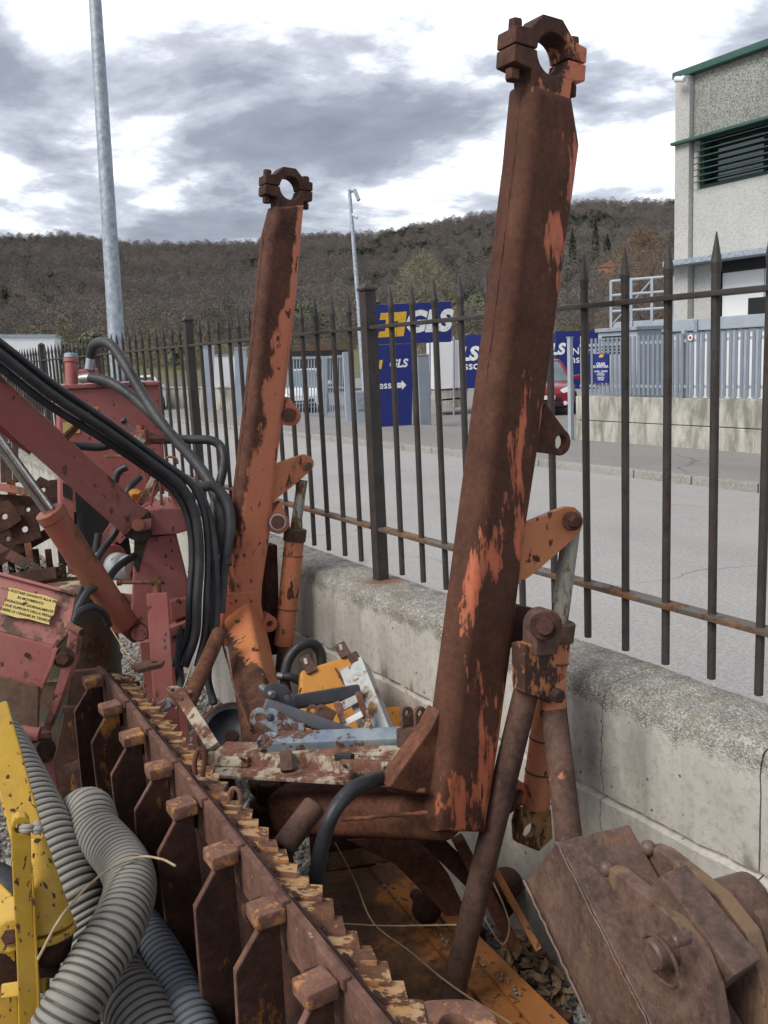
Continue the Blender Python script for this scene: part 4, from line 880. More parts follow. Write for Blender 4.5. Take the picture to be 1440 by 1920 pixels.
# ears and cylinder of the far arm
k = obj('upper_ear', lug(pxl(526, 770, YF+.03), pxl(543, 779, YF+.03), .11, .036, .020, .045, FY, bev=.004), m_far, lf); obj('bush', cyl(pxl(542, 779, YF+.0), pxl(542, 779, YF-.008), .026, seg=20), m_rust, k)
for dy in (.011, .07):
    k = obj('cylinder_bracket', pxplate([(505, 876), (517, 870), (561, 854), (571, 852), (581, 855), (588, 863), (589, 872), (585, 881), (555, 907), (514, 939), (500, 939)], V((1, YF+dy, 1)), FY, .014, bev=.002), m_bracket, lf)
    if dy < .05: obj('pin', bolt(pxl(575, 874, YF+.011), FY, .017, .014), m_strut, k)
k = obj('lower_ear', lug(pxl(503, 965, YF+.03), pxl(520, 980, YF+.03), .13, .038, 0, .045, FY, bev=.004), m_far, lf); obj('ring', cyl(pxl(521, 979, YF), pxl(521, 979, YF-.010), .030, seg=20), m_steel, k); obj('pin', cyl(pxl(521, 979, YF), pxl(521, 979, YF-.035), .024, seg=20), m_rust, k)
d0, d1, d2 = pxl(567, 900, YF+.035), pxl(554, 992, YF+.035), pxl(532, 1210, YF+.035); dv = (d2-d1).normalized()
hc = obj('hydraulic_cylinder', cyl(d1, d2, .0365, .0355, 28, bev=.003), m_cylp, lf, label='bright orange hydraulic cylinder'); obj('piston_rod', cyl(d0, d1, .0195, seg=18), m_rod, hc); obj('gland', cyl(d1-dv*.002, d1+dv*.045, .0415, seg=28, bev=.003), m_strut, hc)
for s in (.22, .68): obj('band', cyl(d1.lerp(d2, s), d1.lerp(d2, s)+dv*.004, .0375, seg=28), m_strut, hc)
obj('end_eye', beam(d2, P(527, 1262, y=YF+.035), .045, .05, bev=.006), m_tooth, hc)
obj('back_leg', beam(P(502, 1020, y=YF+.10), P(508, 1225, y=YF+.10), .055, .06, face=FY, bev=.008), m_tooth, lf); obj('mid_ear', lug(P(490, 1160, y=YF+.03), P(502, 1168, y=YF+.03), .06, .03, .012, .04, FY, bev=.003), m_far, lf)
obj('stand_leg', cyl(P(412, 1185, 2.9), P(352, 1320, 2.66), .024, seg=20, bev=.003), m_rust2, lf, label='short rusty prop leg under the knee')
# ================================================================== TOOTHED BAR IN THE FOREGROUND
RX, RZ = .515, .80
tk = thing('toothed_bar', 'rusty toothed bar with chamfered plates and yellow cleats', 'toothed bar', V((RX, 1.7, 0)))
y0, y1 = .60, 2.50
obj('top_bar', box((RX-.006, y0, RZ-.085), (RX+.008, y1, RZ+.004), .002), m_bar, tk)
obj('back_plate', box((RX+.012, y0, .04), (RX+.022, y1-.02, RZ-.01), .002), m_tooth, tk)
obj('side_sill', box((RX-.11, y0, .02), (RX+.02, y1-.02, .06), .004), m_tooth, tk)
tys = [P(px, py, z=.8).y for px, py in [(210, 1265), (235, 1318), (268, 1372), (312, 1435), (365, 1505), (432, 1592), (520, 1690), (640, 1850)]]
tys = [2.425, 2.19, 1.984, 1.778, 1.584, 1.386, 1.19, .985, .785]
def tooth_bm():
    o = V((RX-.014, 0, RZ-.02)); pts = [(-.004, 0), (-.034, 0), (-.078, -.06), (-.082, -.42), (-.06, -.455), (-.002, -.455)]
    q = plate(pts, .016, o, V((1, 0, 0)), V((0, 0, 1)), bev=.0025, back=V((0, 1, 0))); q.normal_update()
    for f in q.faces: f.material_index = 1 if abs(f.normal.y) < .3 else 0
    return q
def cap_bm():
    q = box((RX-.058, -.012, RZ-.024), (RX-.008, .036, RZ+.002), .005); return q
tb0 = ca0 = None; rr = random.Random(9)
bolts_ = []
for i, y in enumerate(tys):
    if tb0 is None:
        tb0 = tt = obj('tooth', tooth_bm(), [m_tooth, m_bar], tk); t0 = WL[tt.name].copy(); tt.location = V((t0.x, y, t0.z))-WL[tk.name]; WL[tt.name] = V((t0.x, y, t0.z))
        ca0 = obj('tooth_cap', cap_bm(), m_cap, None); k0 = WL[ca0.name].copy(); k0.z = WL[ca0.name].z; ca0.parent = tt; ca0.location = V((k0.x-t0.x, .012, k0.z-t0.z))
        nb = obj('clip', box((RX-.030, 0, RZ-.075), (RX-.007, .045, RZ-.028), .005), m_tooth, tk); n0 = WL[nb.name].copy(); nb.location = V((n0.x, y+.062, n0.z))-WL[tk.name]
        lw = obj('ledge', box((RX-.085, 0, .34), (RX+.01, .07, .352), .003), m_tooth, tk); l0 = WL[lw.name].copy(); lw.location = V((l0.x, y+.05, l0.z))-WL[tk.name]
        bb = obj('bolt', bolt((RX-.03, 0, RZ-.05), (-1, 0, 0), .012, .012), m_rust, tk); b0 = WL[bb.name].copy(); bb.location = V((b0.x, y+.085, b0.z))-WL[tk.name]
    else:
        c = copy(tb0, V((t0.x+rr.uniform(-.003, .003), y, t0.z)), tk); k = ca0.copy(); COL.objects.link(k); k.parent = c; k.location = ca0.location
        c.rotation_euler = (rr.uniform(-.035, .035), rr.uniform(-.03, .03), rr.uniform(-.09, .09))
        copy(nb, V((n0.x, y+.062, n0.z)), tk); copy(lw, V((l0.x, y+.05, l0.z+rr.uniform(-.01, .01))), tk); copy(bb, V((b0.x, y+.085, b0.z)), tk)
tb0.rotation_euler = (0, 0, .01)
# strap plates between caps and bar
sp0 = obj('strap', box((RX-.012, 0, RZ-.01), (RX+.002, .085, RZ+.010), .003), m_bar, tk); s0c = WL[sp0.name].copy()
for i, y in enumerate(tys):
    if i == 0: sp0.location = V((s0c.x, y+.03, s0c.z))-WL[tk.name]
    else: copy(sp0, V((s0c.x, y+.03, s0c.z)), tk)
# yellow saw-tooth cleats on the far side of the bar
ang = -.10
cl = beam((RX+.012, .012, RZ-.030), (RX+.078, -.016, RZ-.046), .060, .013, face=(0, -math.sin(ang), math.cos(ang)), bev=.0012); cl.normal_update()
for f in cl.faces: f.material_index = 0 if abs(f.normal.z) > .8 else 1
cl0 = obj('cleat', cl, [m_cleat, m_cap], tk); cc0 = WL[cl0.name].copy(); rr = random.Random(2)
y = y1-.02; i = 0
while y > y0:
    loc = V((cc0.x+rr.uniform(-.003, .003), y, cc0.z+rr.uniform(-.003, .003)))
    if i == 0: cl0.location = loc-WL[tk.name]
    else: o = copy(cl0, loc, tk); o.rotation_euler = (rr.uniform(-.20, -.08), rr.uniform(-.05, .05), rr.uniform(-.08, .08)); o.scale = (rr.uniform(.92, 1.06), 1, 1)
    y -= .0455; i += 1
obj('cleat_support', beam((RX+.042, y0, RZ-.082), (RX+.042, y1-.03, RZ-.082), .065, .03, face=(.25, 0, 1), bev=.003), m_cleat, tk)
bq = obj('bolt', bolt((RX+.020, 0, RZ-.028), (.5, -.2, .7), .009, .016), m_rust, tk); bc = WL[bq.name].copy()
for i in range(20):
    loc = V((bc.x, y1-.09-i*.091, bc.z))
    if i == 0: bq.location = loc-WL[tk.name]
    else: copy(bq, loc, tk)
obj('ring_handle', tube([P(366, 1452, 1.86), P(364, 1430, 1.86), P(370, 1408, 1.86), P(379, 1405, 1.86), P(383, 1420, 1.86), P(379, 1455, 1.86)], .0055, 10), m_rust2, tk)
obj('ring_handle', tube([P(432, 1492, 1.8), P(436, 1478, 1.8), P(447, 1479, 1.8), P(453, 1492, 1.8), P(450, 1512, 1.8)], .0045, 10), m_cap, tk)
eo = V((RX+.03, y1+.01, RZ+.01)); ep = [(-.02, -.03), (.055, -.028), (.075, .0), (.055, .03), (-.02, .03)]
obj('end_ear', plate(ep, .014, P(246, 1250, 2.55), V((.95, .1, 0)), V((-.1, .95, 0)), [circ(.045, 0, .011, 14)], .003, back=V((0, 0, -1))), m_bar, tk)
obj('end_plate', beam(V((RX-.01, y1-.02, .02)), V((RX+.03, y1-.02, RZ-.05)), .14, .014, face=(0, -1, 0)), m_tooth, tk)
ne = P(850, 1908, 1.20); obj('end_ear', plate([(-.075, -.05), (.03, -.05)]+circ(.03, 0, .05, 10, -1.4, 1.4)+[(.0, .055), (-.06, .05), (-.085, .02)], .03, ne, V((.93, -.36, 0)), V((.36, .93, 0)), [circ(.022, .004, .018, 18)], .006, back=V((0, 0, -1))), m_cap, tk)
obj('ear_bracket', beam(ne+V((-.04, 0, -.04)), V((RX+.02, .86, .6)), .07, .03, bev=.005), m_cap, tk)
tk.rotation_euler.z = -.0327
sf = thing('side_frame', 'dark rusted sheet metal frame at the end of toothed bar', 'frame', P(130, 1600, 2.72)); so2 = P(130, 1400, 2.70)
obj('panel', pxplate([(134, 1259), (184, 1254), (190, 1335), (168, 1480), (150, 1600), (70, 1600), (92, 1470), (120, 1335)], so2, (-.3, -.9, .15), .03, bev=.004), m_tooth, sf); obj('flange', pxplate([(116, 1325), (186, 1330), (184, 1342), (114, 1337)], so2+V((-.02, -.05, 0)), (-.3, -.9, .15), .03, bev=.003), m_rust, sf)
obj('cross_strut', beam(P(124, 1444, 2.62), P(180, 1420, 2.6), .03, .02), m_rust, sf); obj('foot', beam(V((so2.x-.02, so2.y-.05, 0)), P(130, 1560, 2.70), .28, .05, face=(-.3, -.9, 0)), m_tooth, sf)
# ================================================================== CORRUGATED HOSES
def hose(name, label, ctl, dia, pitch, m, fade=None):
    path = resample(spline([P(*c) if len(c) == 3 else V(c[1]) for c in ctl], 14), pitch/6); r = dia/2; h = r*.085
    seg = 28; vs, fs, mi = [], [], []; u = None
    for i, p in enumerate(path):
        d = (path[min(i+1, len(path)-1)]-path[max(i-1, 0)]).normalized(); u = d.orthogonal().normalized() if u is None else perp(d, u); w = d.cross(u)
        rr_ = r-h*(0, 0, .55, 1., 1.0, .55)[(5-i) % 6]*-1*-1 if False else r-h*(1., .45, 0, -.05, 0, .45)[i % 6]
        for k in range(seg): a = 2*math.pi*k/seg; vs.append(p+(u*math.cos(a)+w*math.sin(a))*rr_)
        if i:
            for k in range(seg): b0 = (i-1)*seg; fs.append((b0+k, b0+(k+1) % seg, b0+seg+(k+1) % seg, b0+seg+k)); mi.append(1 if i % 6 in (0, 1) else 0)
    me = bpy.data.meshes.new(name); c0 = sum((V(p) for p in path), V())/len(path); c0.z = min(p.z for p in path)-r
    me.from_pydata([v-c0 for v in vs], [], fs); me.materials.append(m); me.materials.append(m_groove); me.polygons.foreach_set('material_index', mi); me.update(); finish(me, 80)
    o = bpy.data.objects.new(name, me); COL.objects.link(o); o.location = c0; return tag(o, label, 'hose', 'corrugated hoses in a heap')
hose('corrugated_hose', 'thick grey corrugated hose running beside the yellow implement', [(None, (-.62, 2.0, .06)), (None, (-.60, 2.1, .40)), (-130, 1235, 2.05), (-60, 1310, 2.0), (0, 1395, 1.94), (30, 1450, 1.88), (85, 1560, 1.78), (130, 1660, 1.72), (175, 1760, 1.68), (225, 1850, 1.62), (290, 1960, 1.52), (None, (.33, .98, .33)), (None, (.27, .72, .06))], .108, .0140, m_hose)
hose('corrugated_hose', 'grey corrugated hose bent sharply, crossing over the other hoses', [(None, (.14, 1.90, .30)), (None, (.15, 1.90, .5)), (148, 1528, 1.86), (185, 1565, 1.78), (228, 1615, 1.70), (244, 1665, 1.62), (222, 1735, 1.53), (178, 1810, 1.47), (130, 1895, 1.42), (82, 1985, 1.40), (28, 2090, 1.42), (None, (.02, .98, .22)), (None, (-.06, .80, .05))], .093, .0122, m_hose)
hose('corrugated_hose', 'blue grey corrugated hose beneath the grey ones by the teeth', [(196, 1660, 1.88), (250, 1720, 1.78), (300, 1790, 1.68), (340, 1870, 1.60), (375, 1960, 1.52), (None, (.38, .95, .30)), (None, (.36, .68, .05))], .078, .0118, m_hose2)
hose('corrugated_hose', 'dark grey corrugated hose lowest in the heap behind yellow post', [(112, 1690, 1.78), (132, 1780, 1.72), (140, 1860, 1.66), (150, 1960, 1.6), (None, (.10, .92, .30)), (None, (.02, .62, .05))], .075, .0120, m_hose)
# ================================================================== YELLOW IMPLEMENT
ye = thing('yellow_implement', 'yellow painted steel implement speckled with rust beside hoses', 'implement', P(45, 1960, 1.5).xy.to_3d()); yo = P(40, 1700, 1.40); yn = (CAM-yo); yn.z = 0; yn.normalize()
obj('mast', pxplate([(20, 1552), (24, 1538), (36, 1531), (48, 1532), (56, 1541), (58, 1570), (60, 1680), (72, 1880), (76, 2080), (38, 2080), (34, 1850), (24, 1640)], yo, yn, .022, holes=[(38, 1554, .008)], bev=.002), m_yel, ye)
obj('mast_flange', pxplate([(59, 1640), (63, 1640), (76, 1880), (80, 2080), (74, 2080), (70, 1880)], yo+yn*.004, yn, .06, bev=.002), m_yel, ye)
obj('sloped_beam', beam(P(-12, 1330, 1.66), P(70, 1640, 1.52), .052, .05, bev=.005), m_yel, ye, label='sloping yellow square tube')
th_ = obj('taper_housing', cyl(P(68, 1570, 1.50), P(86, 1742, 1.48), .014, .044, 26, bev=.003), m_yel, ye); obj('rim', cyl(P(86, 1740, 1.48), P(87, 1754, 1.48), .047, seg=26, bev=.003), m_yel, th_)
obj('hub', cyl(P(93, 1754, 1.50), P(96, 1800, 1.50), .038, .03, 20, bev=.004), m_rust, ye)
obj('lower_arm', beam(P(-30, 1690, 1.5), P(24, 1745, 1.46), .07, .03, bev=.004), m_yel, ye); p_ = obj('pivot', cyl(P(16, 1757, 1.44), P(16, 1757, 1.42), .024, seg=18, bev=.003), m_yel, ye); obj('pin', bolt(P(17, 1757, 1.42), CAM-P(17, 1757, 1.42), .012, .012), m_rust, p_)
obj('cross_bar', beam(P(6, 1858, 1.45), P(90, 1846, 1.45), .022, .02), m_yel, ye); obj('rear_post', beam(P(10, 1780, 1.5), P(24, 2060, 1.46), .03, .03), m_yel, ye); obj('base_plate', beam(P(-40, 1815, 1.47), P(110, 1795, 1.54), .06, .03), m_tooth, ye)
obj('leg', beam(P(60, 2075, 1.41), V((P(60, 2075, 1.41).x, P(60, 2075, 1.41).y, 0)), .05, .04), m_yel, ye); obj('leg', beam(P(24, 2050, 1.46), V((P(24, 2050, 1.46).x, P(24, 2050, 1.46).y, 0)), .04, .03), m_yel, ye)
rp = thing('rope_knot', 'short pale rope tied through the yellow mast hole', 'rope', P(55, 1556, 1.38)); m_rope = plain('pale_rope', (.33, .31, .28), (.22, .20, .18), .9, 60., .4)
for k in range(2): obj('loop', tube([P(37, 1549+k*5, 1.405), P(43, 1551+k*6, 1.378), P(56, 1550+k*6, 1.374), P(64, 1551+k*5, 1.385), P(63, 1553+k*4, 1.41)], .0042, 8), m_rope, rp)
obj('knot', tube([P(63, 1549, 1.385), P(68, 1544, 1.375), P(74, 1551, 1.375), P(70, 1560, 1.375), P(64, 1557, 1.38), P(71, 1553, 1.372), P(78, 1556, 1.38)], .0042, 8), m_rope, rp)
bhz = thing('dark_pipe', 'thick dark pipe behind the yellow implement', 'pipe', P(0, 1660, 1.75)); obj('pipe_body', tube([P(-60, 1640, 1.75), P(-5, 1655, 1.72), P(25, 1690, 1.7), P(30, 1780, 1.68), P(25, 1900, 1.65)], .035, 18), m_black2, bhz); obj('collar', cyl(P(22, 1682, 1.70), P(28, 1702, 1.70), .04, seg=18), m_black, bhz)
# ================================================================== RED HYDRAULIC IMPLEMENT
rd = thing('red_implement', 'red hydraulic backhoe implement with boom, oil tank and black hoses', 'implement', V((P(300, 1200, 3.2).x, P(300, 1200, 3.2).y, 0)))
po3 = P(300, 1080, 3.15); pn = (CAM-po3); pn.z = 0; pn.normalize()
pd = obj('pedestal', pxplate([(252, 1012), (330, 1000), (345, 1060), (360, 1122), (372, 1150), (366, 1168), (322, 1190), (300, 1200), (247, 1196), (246, 1150)], po3, pn, .20, bev=.008), m_red, rd)
obj('foot_plate', pxplate([(318, 1128), (370, 1118), (372, 1148), (322, 1165)], po3+pn*.03, pn, .05, bev=.004), m_red, pd); obj('foot_ledge', pxplate([(300, 1185), (368, 1158), (372, 1168), (318, 1198)], po3+pn*.05, pn, .16, bev=.004), m_red2, pd)
obj('base_column', beam(P(300, 1190, 3.22), V((P(300, 1190, 3.22).x, P(300, 1190, 3.22).y, 0)), .14, .14, face=pn), m_red, rd)
ph = obj('yoke', pxplate([(262, 968), (285, 955), (361, 951), (364, 992), (330, 1002), (284, 1004), (262, 1002)], po3+pn*.03, pn, .22, bev=.006), m_red, rd)
obj('pivot_cheek', pxplate([(222, 958), (252, 948), (282, 962), (286, 1000), (268, 1020), (232, 1006)], po3+pn*.06, pn, .05, bev=.006), m_moss, rd, label='pivot cheek caked with mossy dirt')
obj('grime', pxplate([(252, 1004), (280, 1000), (268, 1040), (258, 1075), (250, 1060)], po3+pn*.003, pn, .01, bev=.002), m_moss, pd)
pb3 = obj('pivot_pin', cyl(P(259, 985, 3.05), P(259, 985, 3.0), .021, seg=20, bev=.003), m_redcyl, rd); obj('pin_tab', pxplate([(262, 976), (284, 973), (284, 992), (262, 997)], po3+pn*.075, pn, .02, bev=.003), m_red, pb3)
bo = obj('boom', beam(P(-330, 450, 2.405), P(248, 975, 3.08), .108, .10, bev=.005), m_red, rd); obj('boom_web', beam(P(-200, 640, 2.60), P(60, 838, 2.9), .05, .07, bev=.004), m_red2, bo); 
obj('hose_guide', tube([P(112, 828, 2.86), P(130, 808, 2.82), P(156, 784, 2.80), P(182, 766, 2.80), P(180, 773, 2.80), P(158, 790, 2.81), P(126, 822, 2.84)], .0062, 8), m_redcyl, bo)
ro_ = obj('lift_cylinder', cyl(P(96, 963, 2.78), P(236, 1172, 2.98), .043, .043, 28, bev=.004), m_redcyl, rd); obj('piston_rod', cyl(P(-110, 680, 2.52), P(98, 966, 2.78), .0195, seg=22), m_chrome, ro_); obj('gland', cyl(P(92, 957, 2.776), P(103, 973, 2.79), .046, seg=28, bev=.003), m_redcyl, ro_)
obj('cylinder_eye', cyl(P(262, 1187, 3.02), P(262, 1187, 2.97), .028, seg=20, bev=.004), m_red2, rd); obj('cylinder_end', beam(P(228, 1160, 2.98), P(262, 1190, 3.04), .07, .05, bev=.012), m_redcyl, rd)
jk = obj('jack_leg', beam(P(294, 1112, 2.95), P(308, 1318, 2.92), .066, .06, bev=.004), m_red, rd); obj('jack_screw', cyl(P(294, 1082, 2.96), P(294, 1115, 2.96), .014, seg=12), m_redcyl, jk); obj('crank', cyl(P(222, 1092, 2.93), P(309, 1092, 2.97), .0065, seg=10), m_redcyl, jk); obj('crank_knob', cyl(P(220, 1092, 2.93), P(227, 1092, 2.93), .011, seg=10), m_redcyl, jk); obj('crank_boss', cyl(P(285, 1091, 2.955), P(302, 1091, 2.962), .013, seg=10), m_redcyl, jk)
obj('jack_foot', beam(P(308, 1314, 2.92), V((P(308, 1318, 2.92).x, P(308, 1318, 2.92).y, 0)), .08, .08), m_red, rd)
# tank
tn = V((-.18, -.98, 0)).normalized(); tO = P(200, 800, 3.65)
tk2 = obj('oil_tank', pxplate([(108, 730), (300, 720), (312, 905), (230, 1010), (112, 1000)], tO, tn, .36, bev=.012), m_red, rd); obj('tank_rim', pxplate([(100, 727), (116, 722), (302, 715), (302, 722), (116, 730)], tO+tn*.01, tn, .38, bev=.003), m_red2, tk2)
obj('side_panel', pxplate([(116, 895), (138, 905), (142, 1080), (128, 1075), (118, 1000)], tO+tn*.3, tn, .02, bev=.003), m_red2, tk2); obj('decal', pxplate([(117, 905), (134, 912), (134, 938), (118, 930)], tO+tn*.305, tn, .004), m_ink, tk2); obj('tank_label', pxplate([(118, 792), (150, 792), (150, 812), (118, 812)], tO+tn*.004, tn, .003), m_sticker, tk2)
nk = obj('filler_neck', cyl(P(134, 728, 3.6), P(133, 676, 3.6), .024, seg=24, bev=.002), m_red, tk2); obj('filler_rim', cyl(P(133, 680, 3.6), P(133, 673, 3.6), .0285, seg=24, bev=.002), m_red2, nk); obj('filler_cap', cyl(P(133, 673, 3.6), P(133, 663, 3.6), .0265, seg=24, bev=.004), m_galv, nk)
fb = obj('outlet_block', beam(P(150, 700, 3.58), P(182, 697, 3.58), .03, .05, bev=.006), m_red2, tk2); obj('fitting', cyl(P(166, 694, 3.54), P(170, 668, 3.54), .016, seg=12, bev=.002), m_galv, fb); obj('fitting', cyl(P(152, 710, 3.5), P(172, 708, 3.48), .018, seg=12, bev=.002), m_steel, fb)
for a, b2, c2, d2 in ((170, 1060, 225, 980), (215, 1010, 285, 930)): obj('tank_bracket', beam(P(a, b2, 3.5), P(c2, d2, 3.5), .06, .04, bev=.004), m_red2, rd)
obj('bracket_bar', beam(P(198, 856, 3.5), P(245, 855, 3.5), .012, .03), m_redcyl, tk2); obj('tank_leg', beam(P(170, 1000, 3.8), V((P(170, 1000, 3.8).x, P(170, 1000, 3.8).y, 0)), .14, .12), m_red2, rd); obj('frame_beam', beam(P(180, 1130, 3.7), P(320, 1150, 3.25), .1, .1), m_red2, rd)
# control valve
vv = obj('control_valve', beam(P(248, 824, 3.32), P(278, 820, 3.32), .058, .06, bev=.006), m_redcyl, rd); obj('gauge', cyl(P(262, 824, 3.285), P(262, 824, 3.268), .022, seg=20, bev=.002), m_cream, vv); obj('lever', cyl(P(252, 810, 3.30), P(234, 792, 3.27), .005, seg=8), m_galv, vv); obj('lever_knob', cyl(P(236, 794, 3.272), P(229, 786, 3.265), .010, .013, 12, bev=.003), m_black2, vv); obj('spool_cap', cyl(P(264, 812, 3.32), P(263, 798, 3.32), .014, seg=10), m_redcyl, vv)
obj('union', cyl(P(282, 824, 3.32), P(312, 824, 3.32), .017, seg=6, bev=.002), m_rust, vv); obj('union', cyl(P(246, 826, 3.32), P(228, 826, 3.32), .014, seg=6, bev=.002), m_galv, vv); obj('valve_stand', beam(P(276, 842, 3.36), P(288, 920, 3.4), .05, .03), m_red2, rd)
# pump
pm_ = obj('pump', cyl(P(190, 1058, 3.3), P(248, 1066, 3.2), .055, .045, 24, bev=.012), m_palegrey, rd); obj('pump_flange', cyl(P(205, 1052, 3.26), P(212, 1053, 3.245), .062, seg=20, bev=.003), m_red2, pm_)
# hook rods over the yoke
obj('lift_hook', tube([P(303, 948, 3.03), P(301, 900, 3.03), P(300, 866, 3.03), P(304, 862, 3.03), P(306, 880, 3.03), P(309, 914, 3.03), P(318, 922, 3.03), P(330, 945, 3.03)], .0052, 8), m_redcyl, rd); obj('lift_hook', tube([P(283, 948, 3.06), P(288, 920, 3.06), P(294, 905, 3.06)], .0048, 8), m_redcyl, rd); obj('hook_ring', tube([P(304, 868, 3.05), P(316, 857, 3.05), P(330, 860, 3.05), P(333, 870, 3.05)], .0042, 8), m_redcyl, rd)
obj('pale_lever', beam(P(262, 946, 3.12), P(290, 893, 3.16), .02, .012), m_cream, rd); obj('turret', cyl(P(330, 955, 3.15), P(330, 932, 3.15), .045, .042, 18, bev=.004), m_red2, rd); obj('brass_joint', bolt(P(253, 935, 3.2), V((0, -.4, 1)), .022, .03), m_oran, rd)
# hoses of the implement
def hs(ctl, r, m=None, n=10): return obj('hydraulic_hose', tube([P(*c) for c in ctl], r, 12, n), m or m_black, rd, 60)
for k, (dx, dy, dt, r) in enumerate(((0, 0, 0, .0155), (12, -14, .02, .0105), (-10, 16, .03, .013), (18, -3, .07, .010))):
    hs([(-330+dx, 410+dy, 2.3+dt), (-200+dx, 512+dy, 2.42+dt), (-60+dx, 618+dy, 2.53+dt), (10+dx, 672+dy, 2.60+dt), (100+dx, 742+dy, 2.70+dt), (200+dx, 808+dy*.8, 2.82+dt), (290+dx, 872+dy*.6, 2.95+dt), (340+dx*1.2, 912+dy*.6, 3.0+dt), (366+dx*1.3, 965+dy*.4, 3.02+dt), (374+dx*1.3, 1040, 3.02+dt), (370+dx*1.4, 1120, 3.0+dt), (366+dx*1.4, 1190, 3.0+dt), (345+dx*2, 1250, 2.98+dt)], r)
hs([(170, 668, 3.54), (176, 648, 3.5), (192, 641, 3.46), (210, 649, 3.42), (236, 686, 3.38), (275, 752, 3.33), (318, 812, 3.28), (368, 868, 3.25), (402, 920, 3.2), (420, 985, 3.15), (424, 1060, 3.1)], .0195, m_black2)
hs([(170, 708, 3.48), (205, 716, 3.44), (245, 742, 3.40), (300, 792, 3.36), (350, 848, 3.33), (392, 905, 3.3), (408, 960, 3.3), (404, 1040, 3.28)], .0195, m_black2)
hs([(312, 824, 3.32), (360, 824, 3.32), (396, 826, 3.32), (414, 838, 3.32), (420, 862, 3.3), (414, 900, 3.28), (404, 935, 3.25), (400, 1000, 3.2)], .017, m_black2)
hs([(228, 827, 3.3), (190, 838, 3.28), (150, 836, 3.25), (120, 832, 3.2)], .015)
for k in range(3): hs([(316+k*6, 880+k*5, 3.05+.02*k), (352+k*8, 898+k*8, 3.05+.02*k), (376+k*7, 940+k*10, 3.06), (390+k*6, 1010+k*6, 3.06), (396+k*5, 1100, 3.06), (398+k*3, 1190, 3.05), (386+k*2, 1250+k*8, 3.04), (398+k*2, 1320, 3.0)], .0098+.0012*(k % 3), m_black if k % 2 else m_black2)
hs([(372, 915, 3.12), (400, 912, 3.14), (425, 940, 3.14), (432, 985, 3.12), (420, 1060, 3.1), (412, 1150, 3.08)], .018, m_black2)
hs([(262, 895, 3.25), (240, 920, 3.2), (232, 960, 3.2), (215, 1000, 3.2), (190, 1035, 3.15), (165, 1085, 3.05), (148, 1120, 2.95), (132, 1165, 2.85)], .0125)
hs([(252, 1042, 3.1), (222, 1062, 3.0), (196, 1092, 2.9), (166, 1108, 2.85), (142, 1150, 2.8), (130, 1185, 2.75)], .0125)
hs([(128, 1190, 2.72), (145, 1152, 2.75), (172, 1138, 2.8), (194, 1150, 2.85), (204, 1172, 2.9)], .0115)
hs([(185, 1000, 3.3), (180, 1040, 3.3), (186, 1075, 3.3), (205, 1090, 3.28)], .014); hs([(146, 960, 3.4), (150, 1000, 3.4), (155, 1060, 3.4), (165, 1110, 3.35)], .02)
hs([(340, 1180, 3.05), (335, 1240, 3.0), (340, 1290, 2.9), (352, 1312, 2.85), (372, 1290, 2.9)], .013); hs([(215, 905, 3.4), (222, 885, 3.4), (238, 875, 3.4)], .014)
gr_ = obj('dark_guard', pxplate([(140, 920), (228, 960), (240, 1000), (250, 1070), (190, 1090), (150, 1070)], P(190, 1000, 3.5), pn, .03), m_dark, rd)
# ================================================================== RED TILLER HOOD WITH STICKER
ho_ = P(70, 1180, 2.35); hn_ = V((-.35, -.80, .45)).normalized(); hn2 = V((-.42, -.88, .12)).normalized()
th = thing('tiller_hood', 'red flaking tiller hood carrying a yellow warning sticker', 'tiller hood', V((ho_.x, ho_.y, 0)))
up_ = obj('upper_panel', pxplate([(-60, 1058), (0, 1074), (142, 1113), (136, 1150), (126, 1190), (107, 1213), (0, 1184), (-60, 1172)], ho_, hn_, .012, bev=.003), m_red2, th); obj('top_lip', pxplate([(-60, 1056), (142, 1110), (142, 1117), (-60, 1063)], ho_+hn_*.012, hn_, .03, bev=.003), m_red2, up_)
lo_ = P(60, 1280, 2.30); obj('lower_panel', pxplate([(-60, 1172), (0, 1186), (106, 1214), (92, 1262), (74, 1310), (70, 1392), (0, 1376), (-60, 1364)], lo_, hn2, .012, bev=.003), m_red, th); obj('rolled_edge', cyl(P(-60, 1358, 2.28), P(74, 1376, 2.30), .018, seg=16), m_red2, th)
obj('worn_plate', pxplate([(-60, 1262), (0, 1270), (72, 1288), (70, 1368), (0, 1360), (-60, 1350)], lo_+hn2*.012, hn2, .010, bev=.002), rusty('scuffed_plate', (.33, .085, .072), (.38, .13, .10), .34, 6., .8, rust=((.08, .045, .03), (.14, .085, .058), (.20, .13, .09)), spots=.4), th)
sd_ = obj('side_bracket', pxplate([(128, 1182), (148, 1190), (140, 1240), (118, 1300), (92, 1370), (82, 1362), (104, 1290), (122, 1225)], P(120, 1260, 2.32), hn2, .05, bev=.004), m_red2, th); nut = obj('bolt', bolt(P(119, 1233, 2.285), hn2, .018, .016), m_rust, sd_); obj('washer', cyl(P(119, 1233, 2.30), P(119, 1233, 2.288), .027, seg=20), m_rust, sd_)
obj('strip_bracket', pxplate([(100, 1216), (108, 1217), (98, 1250), (80, 1288), (78, 1280), (92, 1245)], P(95, 1250, 2.27), hn2, .012, bev=.002), m_red2, th)
for a, b2 in ((50, 1228), (62, 1288), (66, 1330)): obj('rivet', cyl(P(a, b2, dep(on(a, b2, lo_, hn2))+.002), P(a, b2, dep(on(a, b2, lo_, hn2))-.006), .006, seg=10), m_rust, th)
obj('hood_leg', beam(P(72, 1370, 2.33), V((P(72, 1370, 2.33).x, P(72, 1370, 2.33).y, 0)), .06, .05), m_red2, th); obj('rotor_shaft', cyl(P(40, 1400, 2.36), P(86, 1408, 2.3), .03, seg=16), m_rust, th)
